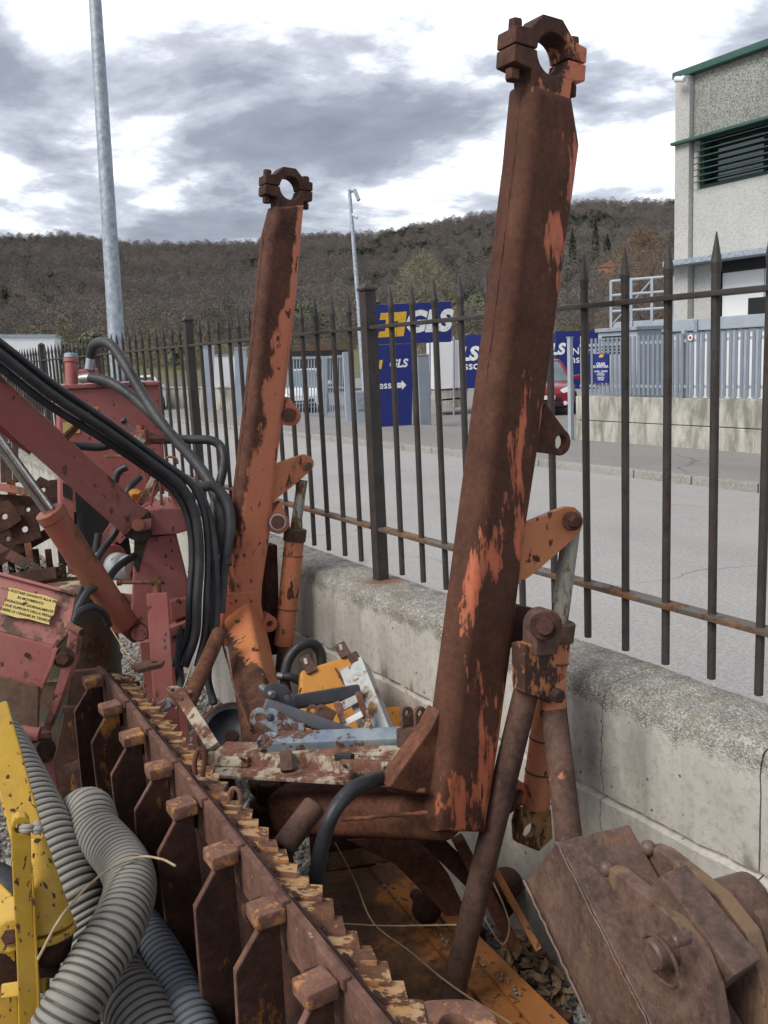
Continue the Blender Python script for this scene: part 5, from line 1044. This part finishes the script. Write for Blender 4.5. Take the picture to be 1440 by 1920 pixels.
st_ = obj('sticker', pxplate([(16, 1102), (30, 1104), (60, 1112), (84, 1116), (107, 1125), (103, 1140), (101, 1152), (94, 1158), (92, 1171), (80, 1168), (52, 1160), (30, 1158), (0, 1148), (6, 1132), (14, 1124)], ho_+hn_*.016, hn_, .001), m_sticker, th)
a_, b_ = on(10, 1130, ho_+hn_*.02, hn_), on(100, 1153, ho_+hn_*.02, hn_); ux_ = (b_-a_).normalized(); uy_ = hn_.cross(ux_).normalized()
if uy_.z < 0: uy_ = -uy_
for s, x, y, z in (('NON SOSTARE DAVANTI ALLA FRESA', 59, 1117, .0096), ('IN MOVIMENTO', 57, 1126, .0096), ('INGRASSARE GIORNALMENTE', 54, 1136, .0096), ('I DUE SUPPORTI DELLA FRESA', 51, 1144.5, .0096), ('TENERE LE CINGHIE IN TENSIONE', 48, 1153, .0096)): lettering('lettering', s, on(x, y, ho_+hn_*.0168, hn_), ux_, uy_, z, m_ink, th, offset=.018)
pc_ = thing('pipe_offcut', 'short pale pipe stub lying on the tiller bracket', 'pipe', P(140, 1182, 2.3)); obj('stub', cyl(P(126, 1172, 2.31), P(154, 1186, 2.27), .010, seg=14, bev=.001), m_cream, pc_); obj('bore', cyl(P(154.2, 1186, 2.269), P(154.6, 1186.2, 2.268), .007, seg=12), m_dark, pc_)
# ================================================================== DRUM
dr = P(112, 1120, 3.35); du = thing('oil_drum', 'dirty dark green ribbed drum behind the red tiller hood', 'drum', V((dr.x, dr.y, 0))); dc = V((dr.x, dr.y, 0))
bm = BM()
ring = [(0, .19), (.01, .195), (.26, .192), (.275, .202), (.29, .192), (.53, .192), (.545, .202), (.56, .192), (.80, .192), (.815, .200), (.83, .192)]
for (za, ra), (zb, rb_) in zip(ring, ring[1:]):
    vs = [[bm.verts.new(dc+V((r*math.cos(k*math.pi/16), r*math.sin(k*math.pi/16), z))) for k in range(32)] for z, r in ((za, ra), (zb, rb_))]
    for k in range(32): bm.faces.new((vs[0][k], vs[0][(k+1) % 32], vs[1][(k+1) % 32], vs[1][k]))
bmesh.ops.remove_doubles(bm, verts=bm.verts[:], dist=1e-5); obj('shell', bm, m_drum, du, 60); obj('lid', cyl(dc+V((0, 0, .805)), dc+V((0, 0, .815)), .19, seg=32), m_cream, du)
# ================================================================== SCRAP HARROW FAR LEFT
sc = thing('scrap_harrow', 'rusty harrow sections with square drilled hubs piled by wall', 'scrap', V((P(50, 1080, 4.4).x, P(50, 1080, 4.4).y, 0)))
sn = V((-.3, -.9, .25)).normalized()
for px, py, tt, rr_, an in ((46, 992, 4.2, 34, .2), (8, 968, 4.15, 32, .5), (80, 918, 4.4, 26, .9), (14, 1010, 4.3, 26, .1), (52, 955, 4.5, 24, .6)):
    o_ = P(px, py, tt); ux = V((.95, -.3, 0)); uy = sn.cross(ux).normalized(); R = W_(rr_, tt); pts = []
    for k in range(8): a = an+k*math.pi/4; pts.append((R*(1 if k % 2 else .78)*math.cos(a), R*(1 if k % 2 else .78)*math.sin(a)))
    h = obj('hub_plate', plate(pts, .03, o_, ux, uy, [circ(0, 0, R*.18, 14)], .004, back=-sn), m_rust, sc)
for a, b2, w, m in (((-40, 905, 4.2), (62, 925, 4.15), .035, m_redcyl), ((-40, 935, 4.2), (118, 942, 4.3), .05, m_rust), ((52, 1020, 4.2), (66, 1110, 4.1), .03, m_rust2), ((-20, 1060, 4.2), (90, 1000, 4.3), .05, m_rust), ((-20, 1020, 4.3), (100, 1085, 4.1), .05, m_rust), ((100, 900, 4.4), (112, 1000, 4.4), .04, m_rust), ((-30, 1095, 4.0), (110, 1075, 4.0), .06, m_rust), ((20, 900, 4.5), (30, 1000, 4.5), .04, m_rust2)): obj('tie_bar', beam(P(*a), P(*b2), w, w, bev=.003), m, sc)
for a in ((15, 850), (28, 856), (5, 845)): obj('upright_plate', beam(P(a[0], 830, 4.6), P(a[0]+2, 905, 4.6), .03, .02), m_strut, sc)
for k in range(7): x = -30+k*24; obj('tine', beam(P(x, 1030, 4.25), V((P(x, 1030, 4.25).x, P(x, 1030, 4.25).y, 0)), .03, .03), m_rust, sc)
# ================================================================== HEAP BETWEEN THE ARMS
# orange box with slotted ears
ob = P(640, 1320, 2.75); bn = V((-.25, -.72, .62)).normalized(); yb4 = thing('orange_box', 'yellow orange steel box with two slotted rusty ears', 'box', V((ob.x, ob.y, 0)))
bxo = obj('shell', pxplate([(562, 1256), (650, 1228), (676, 1236), (700, 1262), (724, 1400), (560, 1400), (561, 1310)], ob, bn, .12, bev=.014), m_oran, yb4); obj('seam_weld', beam(on(628, 1252, ob+bn*.003, bn), on(668, 1320, ob+bn*.003, bn), .006, .004), m_strut, bxo)
for a, b2, c2, d2 in ((586, 1262, 569, 1231), (650, 1232, 636, 1207)): e_ = obj('slotted_ear', beam(on(a, b2, ob+bn*.0, bn), on(c2, d2, ob+bn*.0, bn), .034, .02, face=bn, bev=.004), m_strut, yb4); obj('slot', beam(on((a+2*c2)/3, (b2+2*d2)/3+4, ob+bn*.0115, bn), on((a+2*c2)/3-3, (b2+2*d2)/3-7, ob+bn*.0115, bn), .010, .003, face=bn, bev=.001), m_conc, e_)
obj('lower_shell', pxplate([(600, 1330), (760, 1320), (770, 1420), (610, 1420)], ob-bn*.03, bn, .25, bev=.02), m_oran, yb4); obj('skid', beam(V((ob.x, ob.y+.05, 0)), V((ob.x, ob.y+.05, ob.z-.15)), .2, .12), m_rust, yb4)
# pale angle beam
ab = thing('angle_beam', 'pale grey rust streaked angle beam leaning on the orange box', 'beam', P(700, 1410, 2.5).xy.to_3d()); a0, a1 = P(660, 1246, 2.70), P(718, 1420, 2.42)
obj('web', beam(a0, a1, .078, .008, rot=12, bev=.002), m_palegrey, ab); obj('flange', beam(P(682, 1242, 2.71), P(752, 1420, 2.43), .012, .06, rot=12, bev=.002), m_palegrey, ab); obj('end_tab', beam(P(655, 1238, 2.71), P(672, 1228, 2.71), .03, .02), m_strut, ab)
# small white ladder frame
ld = thing('ladder_bracket', 'small white ladder shaped bracket on the heap', 'bracket', P(650, 1390, 2.45).xy.to_3d())
for a, c in (((632, 1320, 2.5), (650, 1372, 2.44)), ((672, 1300, 2.5), (696, 1374, 2.44))): obj('side_rail', beam(P(*a), P(*c), .018, .03, bev=.002), m_cream, ld)
obj('rung', beam(P(650, 1354, 2.45), P(680, 1338, 2.45), .016, .02, bev=.002), m_white, ld); obj('plate', pxplate([(634, 1318), (672, 1300), (678, 1312), (640, 1334)], P(655, 1316, 2.5), (-.3, -.6, .7), .008), m_palegrey, ld)
# charcoal link arms
la = thing('link_arms', 'charcoal painted forked link arms with a bright pin', 'link arm', P(560, 1360, 2.4).xy.to_3d())
obj('upper_arm', beam(P(545, 1318, 2.50), P(672, 1296, 2.58), .040, .05, bev=.008), m_charc, la); obj('lower_arm', beam(P(495, 1326, 2.34), P(712, 1390, 2.30), .050, .045, bev=.008, w2=.018), m_charc, la)
fk = P(520, 1298, 2.38)
for k in range(2):
    f_ = obj('fork_plate', pxplate([(496, 1292), (502, 1284), (515, 1279), (538, 1286), (545, 1296), (549, 1328), (530, 1326), (508, 1316), (497, 1306)], fk+V((.0, .045*k, .01*k)), (-.2, -.95, .2), .010, holes=[(538, 1307, .008)], bev=.002), m_charc, la)
    if k == 0: obj('pin', cyl(on(508, 1301, fk, V((-.2, -.95, .2)).normalized())+V((0, .06, 0)), on(508, 1301, fk, V((-.2, -.95, .2)).normalized())-V((0, .012, 0)), .010, seg=16, bev=.002), m_steel, f_)
for a, c, tt in ((486, 1345, 2.30), (508, 1346, 2.28)): obj('clevis', lug(P(a+45, c+28, tt), P(a, c, tt), .05, .024, .010, .014, FY, bev=.003), m_grey, la)
obj('clevis_body', beam(P(515, 1362, 2.29), P(572, 1368, 2.29), .046, .04, bev=.006, w2=.03), m_grey, la)
for a in (586, 603): obj('eye', lug(P(a+24, 1345, 2.42), P(a, 1333, 2.42), .03, .017, .007, .014, FY), m_strut, la)
# blue grey bar with double ears
gb_ = thing('drawbar', 'flaking blue grey square drawbar with two drilled ears', 'drawbar', P(640, 1400, 2.2).xy.to_3d())
d0_, d1_ = P(494, 1394, 2.22), P(798, 1382, 2.16); obj('bar', beam(d0_, d1_, .036, .05, face=(0, -.3, 1), rot=90, bev=.006), m_grey, gb_); obj('end_boss', cyl(P(488, 1393, 2.205), P(500, 1394, 2.215), .020, seg=18, bev=.003), m_grey, gb_); obj('boss_bore', cyl(P(487.6, 1393, 2.2), P(488.2, 1393, 2.206), .008, seg=12), m_dark, gb_)
for a in (762, 787): obj('ear', lug(P(a+2, 1385, 2.14), P(a, 1337, 2.14), .028, .0165, .0075, .012, FY, bev=.002), m_strut, gb_)
obj('ear_block', beam(P(746, 1385, 2.15), P(800, 1382, 2.14), .05, .05, bev=.006), m_strut, gb_)
# cream channel rails
cr_ = thing('channel_rail', 'rusted cream steel channel rail lying across the heap', 'channel rail', P(580, 1440, 2.15).xy.to_3d())
obj('web', beam(P(392, 1424, 2.26), P(775, 1440, 2.06), .040, .012, rot=8), m_cream, cr_); obj('lower_flange', beam(P(390, 1442, 2.23), P(775, 1462, 2.03), .008, .075, rot=25, bev=.001), m_cream, cr_); obj('upper_flange', beam(P(414, 1402, 2.28), P(775, 1412, 2.09), .008, .06, rot=25, bev=.001), m_cream, cr_)
obj('inner_channel', beam(P(640, 1436, 2.06), P(736, 1440, 2.02), .030, .03, rot=8), m_cream, cr_); obj('dark_slot_strip', beam(P(734, 1441, 2.0), P(746, 1442, 1.998), .020, .02, rot=8), m_dark, cr_); obj('dark_slot_strip', beam(P(630, 1419, 2.085), P(662, 1420, 2.065), .016, .02, rot=8), m_dark, cr_); obj('channel_lip', beam(P(414, 1426, 2.24), P(470, 1428, 2.21), .024, .03, rot=8), m_cream, cr_); obj('stub', beam(P(536, 1408, 2.16), P(538, 1446, 2.14), .03, .02), m_strut, cr_)  # dark slots are solid strips, their colour standing in for shaded channel openings
for a, b2 in ((454, 1423), (646, 1436), (722, 1440)): obj('hole', cyl(P(a, b2, dep(P(a, b2, 2.2))-.0), P(a, b2, 2.0 if a > 600 else 2.19), .004, seg=10), m_dark, cr_)
obj('rail_leg', beam(P(420, 1445, 2.27), V((P(420, 1445, 2.27).x, P(420, 1445, 2.27).y, 0)), .05, .05), m_rust, cr_)
ps = thing('cream_post', 'leaning cream painted post with an eye end', 'post', P(410, 1420, 2.3).xy.to_3d()); obj('tube', beam(P(340, 1306, 2.42), P(405, 1408, 2.28), .034, .05, bev=.005), m_cream, ps); obj('eye_plate', lug(P(352, 1312, 2.40), P(326, 1302, 2.42), .05, .022, .008, .03, (.2, -.5, .8), bev=.003), m_cream, ps); obj('shoe', beam(P(300, 1328, 2.44), P(335, 1306, 2.42), .030, .05, bev=.006), m_grey, ps); obj('foot', beam(P(404, 1406, 2.29), V((P(404, 1406, 2.29).x, P(404, 1406, 2.29).y, 0)), .035, .04), m_rust, ps)
# old wheel rim on the gravel
wr = thing('wheel_rim', 'dark steel wheel rim lying in the gravel', 'wheel rim', P(430, 1375, z=.05)); w0 = P(434, 1378, 2.75); wa = V((-.25, -.55, .8)).normalized()
bm = BM(); ux = wa.orthogonal().normalized(); uy = wa.cross(ux); pr_ = [(.09, 0), (.096, .010), (.09, .022), (.075, .025), (.07, .005), (.04, -.01), (.0, -.01)]
rs_ = [[bm.verts.new(w0+(ux*math.cos(k*math.pi/18)+uy*math.sin(k*math.pi/18))*max(r, .002)+wa*h) for k in range(36)] for r, h in pr_]
for A, B in zip(rs_, rs_[1:]):
    for k in range(36): bm.faces.new((A[k], A[(k+1) % 36], B[(k+1) % 36], B[k]))
obj('rim', bm, m_charc, wr, 50); obj('tyre_edge', tube([w0+(ux*math.cos(k*math.pi/12)+uy*math.sin(k*math.pi/12))*.102-wa*.01 for k in range(25)], .016, 8, 3), m_rust2, wr); obj('hub', cyl(w0-wa*.03, w0-wa*.005, .02, seg=16), m_rust, wr)
tq = thing('curved_plate', 'small curved rusty plate lying on the gravel', 'plate', P(430, 1338, z=.02)); obj('plate_body', pxplate([(406, 1338), (420, 1331), (446, 1336), (440, 1345), (424, 1346)], P(430, 1338, z=.04), (0, -.1, 1), .01), m_rust2, tq); obj('lip', beam(P(408, 1338, z=.045), P(440, 1345, z=.045), .012, .02), m_rust2, tq)
# black hoses
bk = thing('black_hose', 'black rubber hose looping beside the orange box', 'hose', P(560, 1290, 2.9)); obj('hose_body', tube([P(538, 1300, 2.84), P(534, 1270, 2.84), P(542, 1235, 2.85), P(562, 1212, 2.86), P(585, 1206, 2.88), P(600, 1222, 2.9), P(604, 1250, 2.9)], .0165, 12), m_black, bk); obj('hose_branch', tube([P(530, 1268, 2.82), P(548, 1270, 2.82), P(566, 1280, 2.84), P(580, 1296, 2.86)], .0135, 12), m_black, bk); obj('fitting', cyl(P(519, 1267, 2.82), P(543, 1270, 2.82), .011, seg=12, bev=.002), m_steel, bk)
bk2 = thing('black_hose', 'pair of thick black hoses hanging over the cross tube', 'hose', P(610, 1680, 2.0))
for k in range(2): obj('hose_body', tube([P(770, 1444, 2.12), P(735, 1455, 2.02), P(690, 1468-k*4, 1.93), P(650, 1492-k*3, 1.885), P(622, 1530, 1.86+.01*k), P(606-k*2, 1580, 1.86+.03*k), P(595-k*3, 1640, 1.87+.03*k), P(588-k*2, 1690, 1.90+.03*k), P(590, 1730, 1.94+.03*k)], .0155, 14), m_black, bk2)
pc2 = thing('round_can', 'dark rusty cylinder standing behind the toothed bar', 'cylinder', P(505, 1560, 2.35).xy.to_3d()); q = P(505, 1500, 2.35); obj('shell', cyl(V((q.x, q.y, 0)), q, .052, seg=24, bev=.006), m_rust, pc2); obj('neck', cyl(q, q+V((0, 0, .05)), .035, .03, 20, bev=.004), m_rust, pc2)
# ================================================================== ORANGE DECK UNDER THE NEAR ARM
dk = thing('orange_deck', 'low orange steel deck of folded sheets, rusted and gritty', 'deck', P(800, 1780, z=0)); zd = .10
for i, (pts, dz) in enumerate((([(560, 1640), (690, 1625), (1010, 2010), (820, 2060)], 0), ([(692, 1624), (752, 1612), (800, 1690), (1062, 2000), (1012, 2010)], .012), ([(800, 1688), (860, 1680), (897, 1752), (1140, 1990), (1064, 2000)], .022))):
    obj('deck_sheet', pxplate(pts, V((0, 0, zd+dz)), (0, 0, 1), .02, bev=.003), m_deck, dk)
a, c = P(600, 1630, z=zd), P(760, 1605, z=zd); obj('rear_upstand', beam(a+V((0, 0, .02)), c+V((0, 0, .02)), .05, .012), m_deck, dk); obj('deck_bearer', beam(P(600, 1700, z=.04), P(1060, 1940, z=.04), .08, .06, face=(0, 0, 1)), m_rust, dk); obj('deck_bearer', beam(P(560, 1900, z=.04), P(900, 1750, z=.04), .06, .06, face=(0, 0, 1)), m_rust, dk)
for i, (a, c, w, h, m) in enumerate((((800, 1565, 2.2), (948, 1712, 2.28), .045, .05, m_rust), ((858, 1572, 2.2), (965, 1775, 2.2), .03, .05, m_rust2))): obj('deck_strut', beam(P(*a), P(*c), w, h, bev=.004), m, dk)
obj('upright_panel', pxplate([(650, 1575), (790, 1566), (842, 1640), (878, 1716), (838, 1718), (744, 1622)], P(780, 1640, 2.36), (-.3, -.85, .4), .02, bev=.003), m_rust2, dk)
sb = obj('side_rail', beam(P(905, 1590, 2.30), P(1010, 1780, 2.20), .018, .06, bev=.003), m_deck, dk)
for lb, a, r, tt in (('large rusty steel ball against the deck strut', (800, 1699), 28, 2.22), ('rusty steel ball end nearest the concrete wall', (949, 1652), 30, 2.28)):
    zc = .122 if a[0] < 900 else .16; tt = dep(P(a[0], a[1]+r, z=zc)); R = W_(r, tt); q = P(*a, tt-.3*R); q.z = zc+R*.98; b_ = thing('ball_end', lb, 'ball', V((q.x, q.y, zc))); bm = BM(); bmesh.ops.create_uvsphere(bm, u_segments=24, v_segments=14, radius=R, matrix=Matrix.Translation(q)); obj('ball', bm, m_rust, b_, 80); obj('stem', cyl(q+V((.0, .5*R, 0)), q+V((.02, R*2.2, -.3*R)), R*.4, seg=14), m_rust, b_)
# ================================================================== RUSTY HITCH BLOCK
A, B, Cc = P(1044, 1577, 1.56), P(1193, 1507, 1.66), P(1218, 1920, 1.36); e1 = (Cc-A).normalized(); e2 = (B-A); e2 = (e2-e1*e2.dot(e1)).normalized(); n3 = e1.cross(e2).normalized()
if n3.dot(CAM-A) < 0: n3 = -n3
A2 = P(985, 1651, 1.70); ex = A2-A
hb = thing('hitch_block', 'heavy rusty hitch block with lugs and a ring pin', 'hitch', V((A.x+.1, A.y-.1, 0))); Wb = .155; Lb = .75
bm = BM(); f1 = [A, A+e2*Wb, A+e2*Wb+e1*Lb, A+e1*Lb]; f2 = [p+ex for p in f1]; v1 = [bm.verts.new(p) for p in f1]; v2 = [bm.verts.new(p) for p in f2]
bm.faces.new(v1); bm.faces.new(v2[::-1])
for i in range(4): bm.faces.new((v1[i], v2[i], v2[(i+1) % 4], v1[(i+1) % 4]))
bmesh.ops.recalc_face_normals(bm, faces=bm.faces); bmesh.ops.bevel(bm, geom=bm.edges[:], offset=.005, segments=3, affect='EDGES', profile=.5); obj('block', bm, m_block, hb)
sp_ = obj('side_plate', pxplate([(990, 1650), (1040, 1600), (1052, 1612), (1228, 1960), (1140, 1960)], A+ex*.5+e2*-.004, e2, .006, bev=.002), m_block2, hb)
seam([A+ex*.98-e2*.004+e1*k*.1 for k in range(7)], m_block, hb, .0035); seam([A-e2*.002+e1*k*.1 for k in range(7)], m_block, hb, .0022)
bp1 = on(1141, 1650, A, n3); L1 = obj('lug', pxplate([(1118, 1630), (1140, 1626), (1160, 1640), (1263, 1724), (1305, 1788), (1330, 1850), (1352, 1980), (1300, 2000)], bp1, e2, .030, bev=.004), m_block2, hb)
bp2 = on(1218, 1600, A, n3); obj('lug', pxplate([(1196, 1592), (1216, 1586), (1240, 1596), (1345, 1680), (1400, 1750), (1430, 1850), (1440, 1960), (1380, 1980)], bp2, e2, .030, bev=.004), m_block2, hb)
for q, w in ((on(1125, 1634, A, n3), .03), (on(1203, 1595, A, n3), .03)): bm = BM(); bmesh.ops.create_uvsphere(bm, u_segments=18, v_segments=10, radius=.014, matrix=Matrix.Translation(q+n3*.004+e2*.012)); obj('weld_blob', bm, m_block, hb, 80)
bc3 = A+n3*.115; ob3 = obj('pivot_block', pxplate([(1238, 1640), (1287, 1617), (1431, 1797), (1378, 1830)], bc3, n3, .10, bev=.005), m_block, hb)
ct = P(1372, 1702, 1.60); obj('pivot_barrel', cyl(ct-e2*.04, ct+e2*.05, .052, seg=36, bev=.006), m_block, hb)
obj('rear_lug', pxplate([(1395, 1690), (1425, 1720), (1450, 1800), (1455, 1960), (1415, 1960), (1405, 1850)], ct-e2*.0-n3*.03, e2, .03, bev=.004), m_block2, hb)
pq = on(1252, 1782, bp1-e2*.002, e2); pr3 = obj('pin_head', cyl(pq+e2*.01, pq-e2*.035, .027, .024, 24, bev=.004), m_block, hb); pt3 = on(1272, 1762, bp1-e2*.04, e2); obj('pin_stud', cyl(pt3+e2*.02, pt3-e2*.012, .010, seg=12, bev=.003), m_block, pr3)
r0 = pq-e2*.020; u3 = (e1*.9+n3*.2).normalized(); w3 = e2.cross(u3).normalized(); obj('ring', tube([r0+(u3*math.cos(k*math.pi/8)*.040+w3*math.sin(k*math.pi/8)*.030)+e1*.010 for k in range(16)], .0035, 8, 4), m_strut, pr3)
obj('lower_box', beam(A+e1*.6+e2*.08, A+e1*.75+e2*.08+V((0, 0, -.28)), .2, .14, face=n3), m_block, hb); obj('ground_shoe', beam(V((A.x+.12, A.y-.12, 0)), V((A.x+.12, A.y-.12, A.z-.18)), .16, .16), m_rust, hb)
# ================================================================== GRAVEL, LEAVES, STRAW
rg = random.Random(21); vs, fs = [], []
ico = BM(); bmesh.ops.create_icosphere(ico, subdivisions=1, radius=1); ico.verts.ensure_lookup_table(); IV = [v.co.copy() for v in ico.verts]; ico.faces.ensure_lookup_table(); IF = [[v.index for v in f.verts] for f in ico.faces]; ico.free()
def pebbles(n, xa, xb, ya, yb, z, smin, smax):
    for _ in range(n):
        s = rg.uniform(smin, smax); c = V((rg.uniform(xa, xb), rg.uniform(ya, yb), z+s*.25)); M = Matrix.Rotation(rg.uniform(0, 6.28), 3, V((rg.random(), rg.random(), rg.random()+.01)).normalized()); sx, sy, sz = s, s*rg.uniform(.6, 1), s*rg.uniform(.4, .8); b = len(vs)
        for p in IV: q = M @ V((p.x*sx, p.y*sy, p.z*sz))*rg.uniform(.85, 1.1); vs.append(c+q)
        fs.extend([[b+k for k in f] for f in IF])
pebbles(5200, .15, 1.42, 2.0, 4.4, 0, .006, .017); pebbles(2600, 1.12, 1.43, .9, 2.3, .0, .006, .016); pebbles(900, -.2, 1.4, 3.8, 6, 0, .008, .02)
for pts, n in (([(704, 1640), (740, 1690), (752, 1702)], 9), ([(880, 1780), (960, 1850), (990, 1880)], 14), ([(820, 1750), (850, 1790)], 8)):
    for _ in range(n):
        a = rg.randrange(len(pts)-1); s = rg.random(); px = pts[a][0]*(1-s)+pts[a+1][0]*s+rg.gauss(0, 4); py = pts[a][1]*(1-s)+pts[a+1][1]*s+rg.gauss(0, 4); q = P(px, py, z=.128); pebbles(1, q.x, q.x+.001, q.y, q.y+.001, .128, .003, .006)
tag(raw('gravel', vs, fs, m_stone, kind='stuff'), 'loose grey gravel strewn over the yard between machines', 'gravel')
vs, fs = [], []
def leaf(c, s):
    M = Matrix.Rotation(rg.uniform(0, 6.28), 3, 'Z') @ Matrix.Rotation(rg.uniform(-.7, .7), 3, 'X') @ Matrix.Rotation(rg.uniform(-.7, .7), 3, 'Y'); cu = rg.uniform(-.35, .6); b = len(vs)
    for u, v in ((-1, 0), (-.4, .38), (.3, .42), (1, .05), (.3, -.4), (-.4, -.36), (0, 0)): vs.append(c+M @ V((u*s, v*s, cu*s*(abs(u)*.8+abs(v)*1.3))))
    fs.extend([(b+6, b+i, b+(i+1) % 6) for i in range(6)])
for _ in range(330):
    px, py = rg.gauss(1000, 38), rg.gauss(1800, 55)
    if not 1680 < py < 1910: continue
    q = P(px, py, z=.03); 
    if q.x < 1.40: leaf(q+V((0, 0, rg.uniform(0, .05))), rg.uniform(.014, .032))
for _ in range(120): leaf(V((rg.uniform(.5, 1.4), rg.uniform(2.6, 4.2), .02)), rg.uniform(.01, .022))
tag(raw('dry_leaves', vs, fs, m_leaf, kind='stuff'), 'brown dry leaves drifted against the concrete wall', 'leaves')
def straw(label, ctl, r=.0022): o = obj('dry_stem', tube([P(*c) for c in ctl], r, 6, 10, rad=None), m_straw, None, 60); return tag(o, label, 'dry stem', 'dry bramble and straw stems')
straw('thin dry stem arched over the grey corrugated hoses', [(70, 1800, 1.35), (120, 1712, 1.42), (190, 1640, 1.56), (256, 1608, 1.62), (300, 1610, 1.58), (328, 1623, 1.5)])
straw('long dry stem lying diagonally across the orange deck', [(620, 1575, z0) if False else (628, 1580, 2.3) for z0 in (0,)]+[(665, 1650, 2.38), (700, 1730, 2.28), (770, 1785, 2.18), (850, 1850, 2.06), (960, 1920, 1.95)])
straw('straight dry stem spanning the deck from edge to prop leg', [(640, 1732, 2.25), (720, 1736, 2.2), (800, 1735, 2.15), (862, 1734, 2.1)])
straw('dry stem bent beside the rusty ball by the wall', [(925, 1655, 2.2), (945, 1700, 2.15), (955, 1740, 2.15), (940, 1770, 2.15), (905, 1715, 2.2)])
straw('pale dry grass stem leaning on the concrete wall', [(750, 1278, 2.62), (775, 1320, 2.55), (805, 1385, 2.45)])
straw('dry twig standing in the gravel near the red jack leg', [(200, 1165, 3.3), (225, 1205, 3.2), (252, 1240, 3.1), (262, 1215, 3.1)])
straw('thin dry twig lying on gravel beside knee leg', [(345, 1290, 2.9), (360, 1245, 2.9), (330, 1330, 2.8)])
# weeds by the scrap
wd = []
vs, fs = [], []
for _ in range(160):
    q = P(rg.uniform(20, 130), rg.uniform(1060, 1100), 4.0); leaf(q+V((0, 0, rg.uniform(-.04, .04))), rg.uniform(.008, .02))
tag(raw('weeds', vs, fs, plain('weed_leaves', (.05, .07, .035), (.035, .05, .025), .7, 20., .1), kind='stuff'), 'low green weeds growing among the scrap harrow', 'weeds')
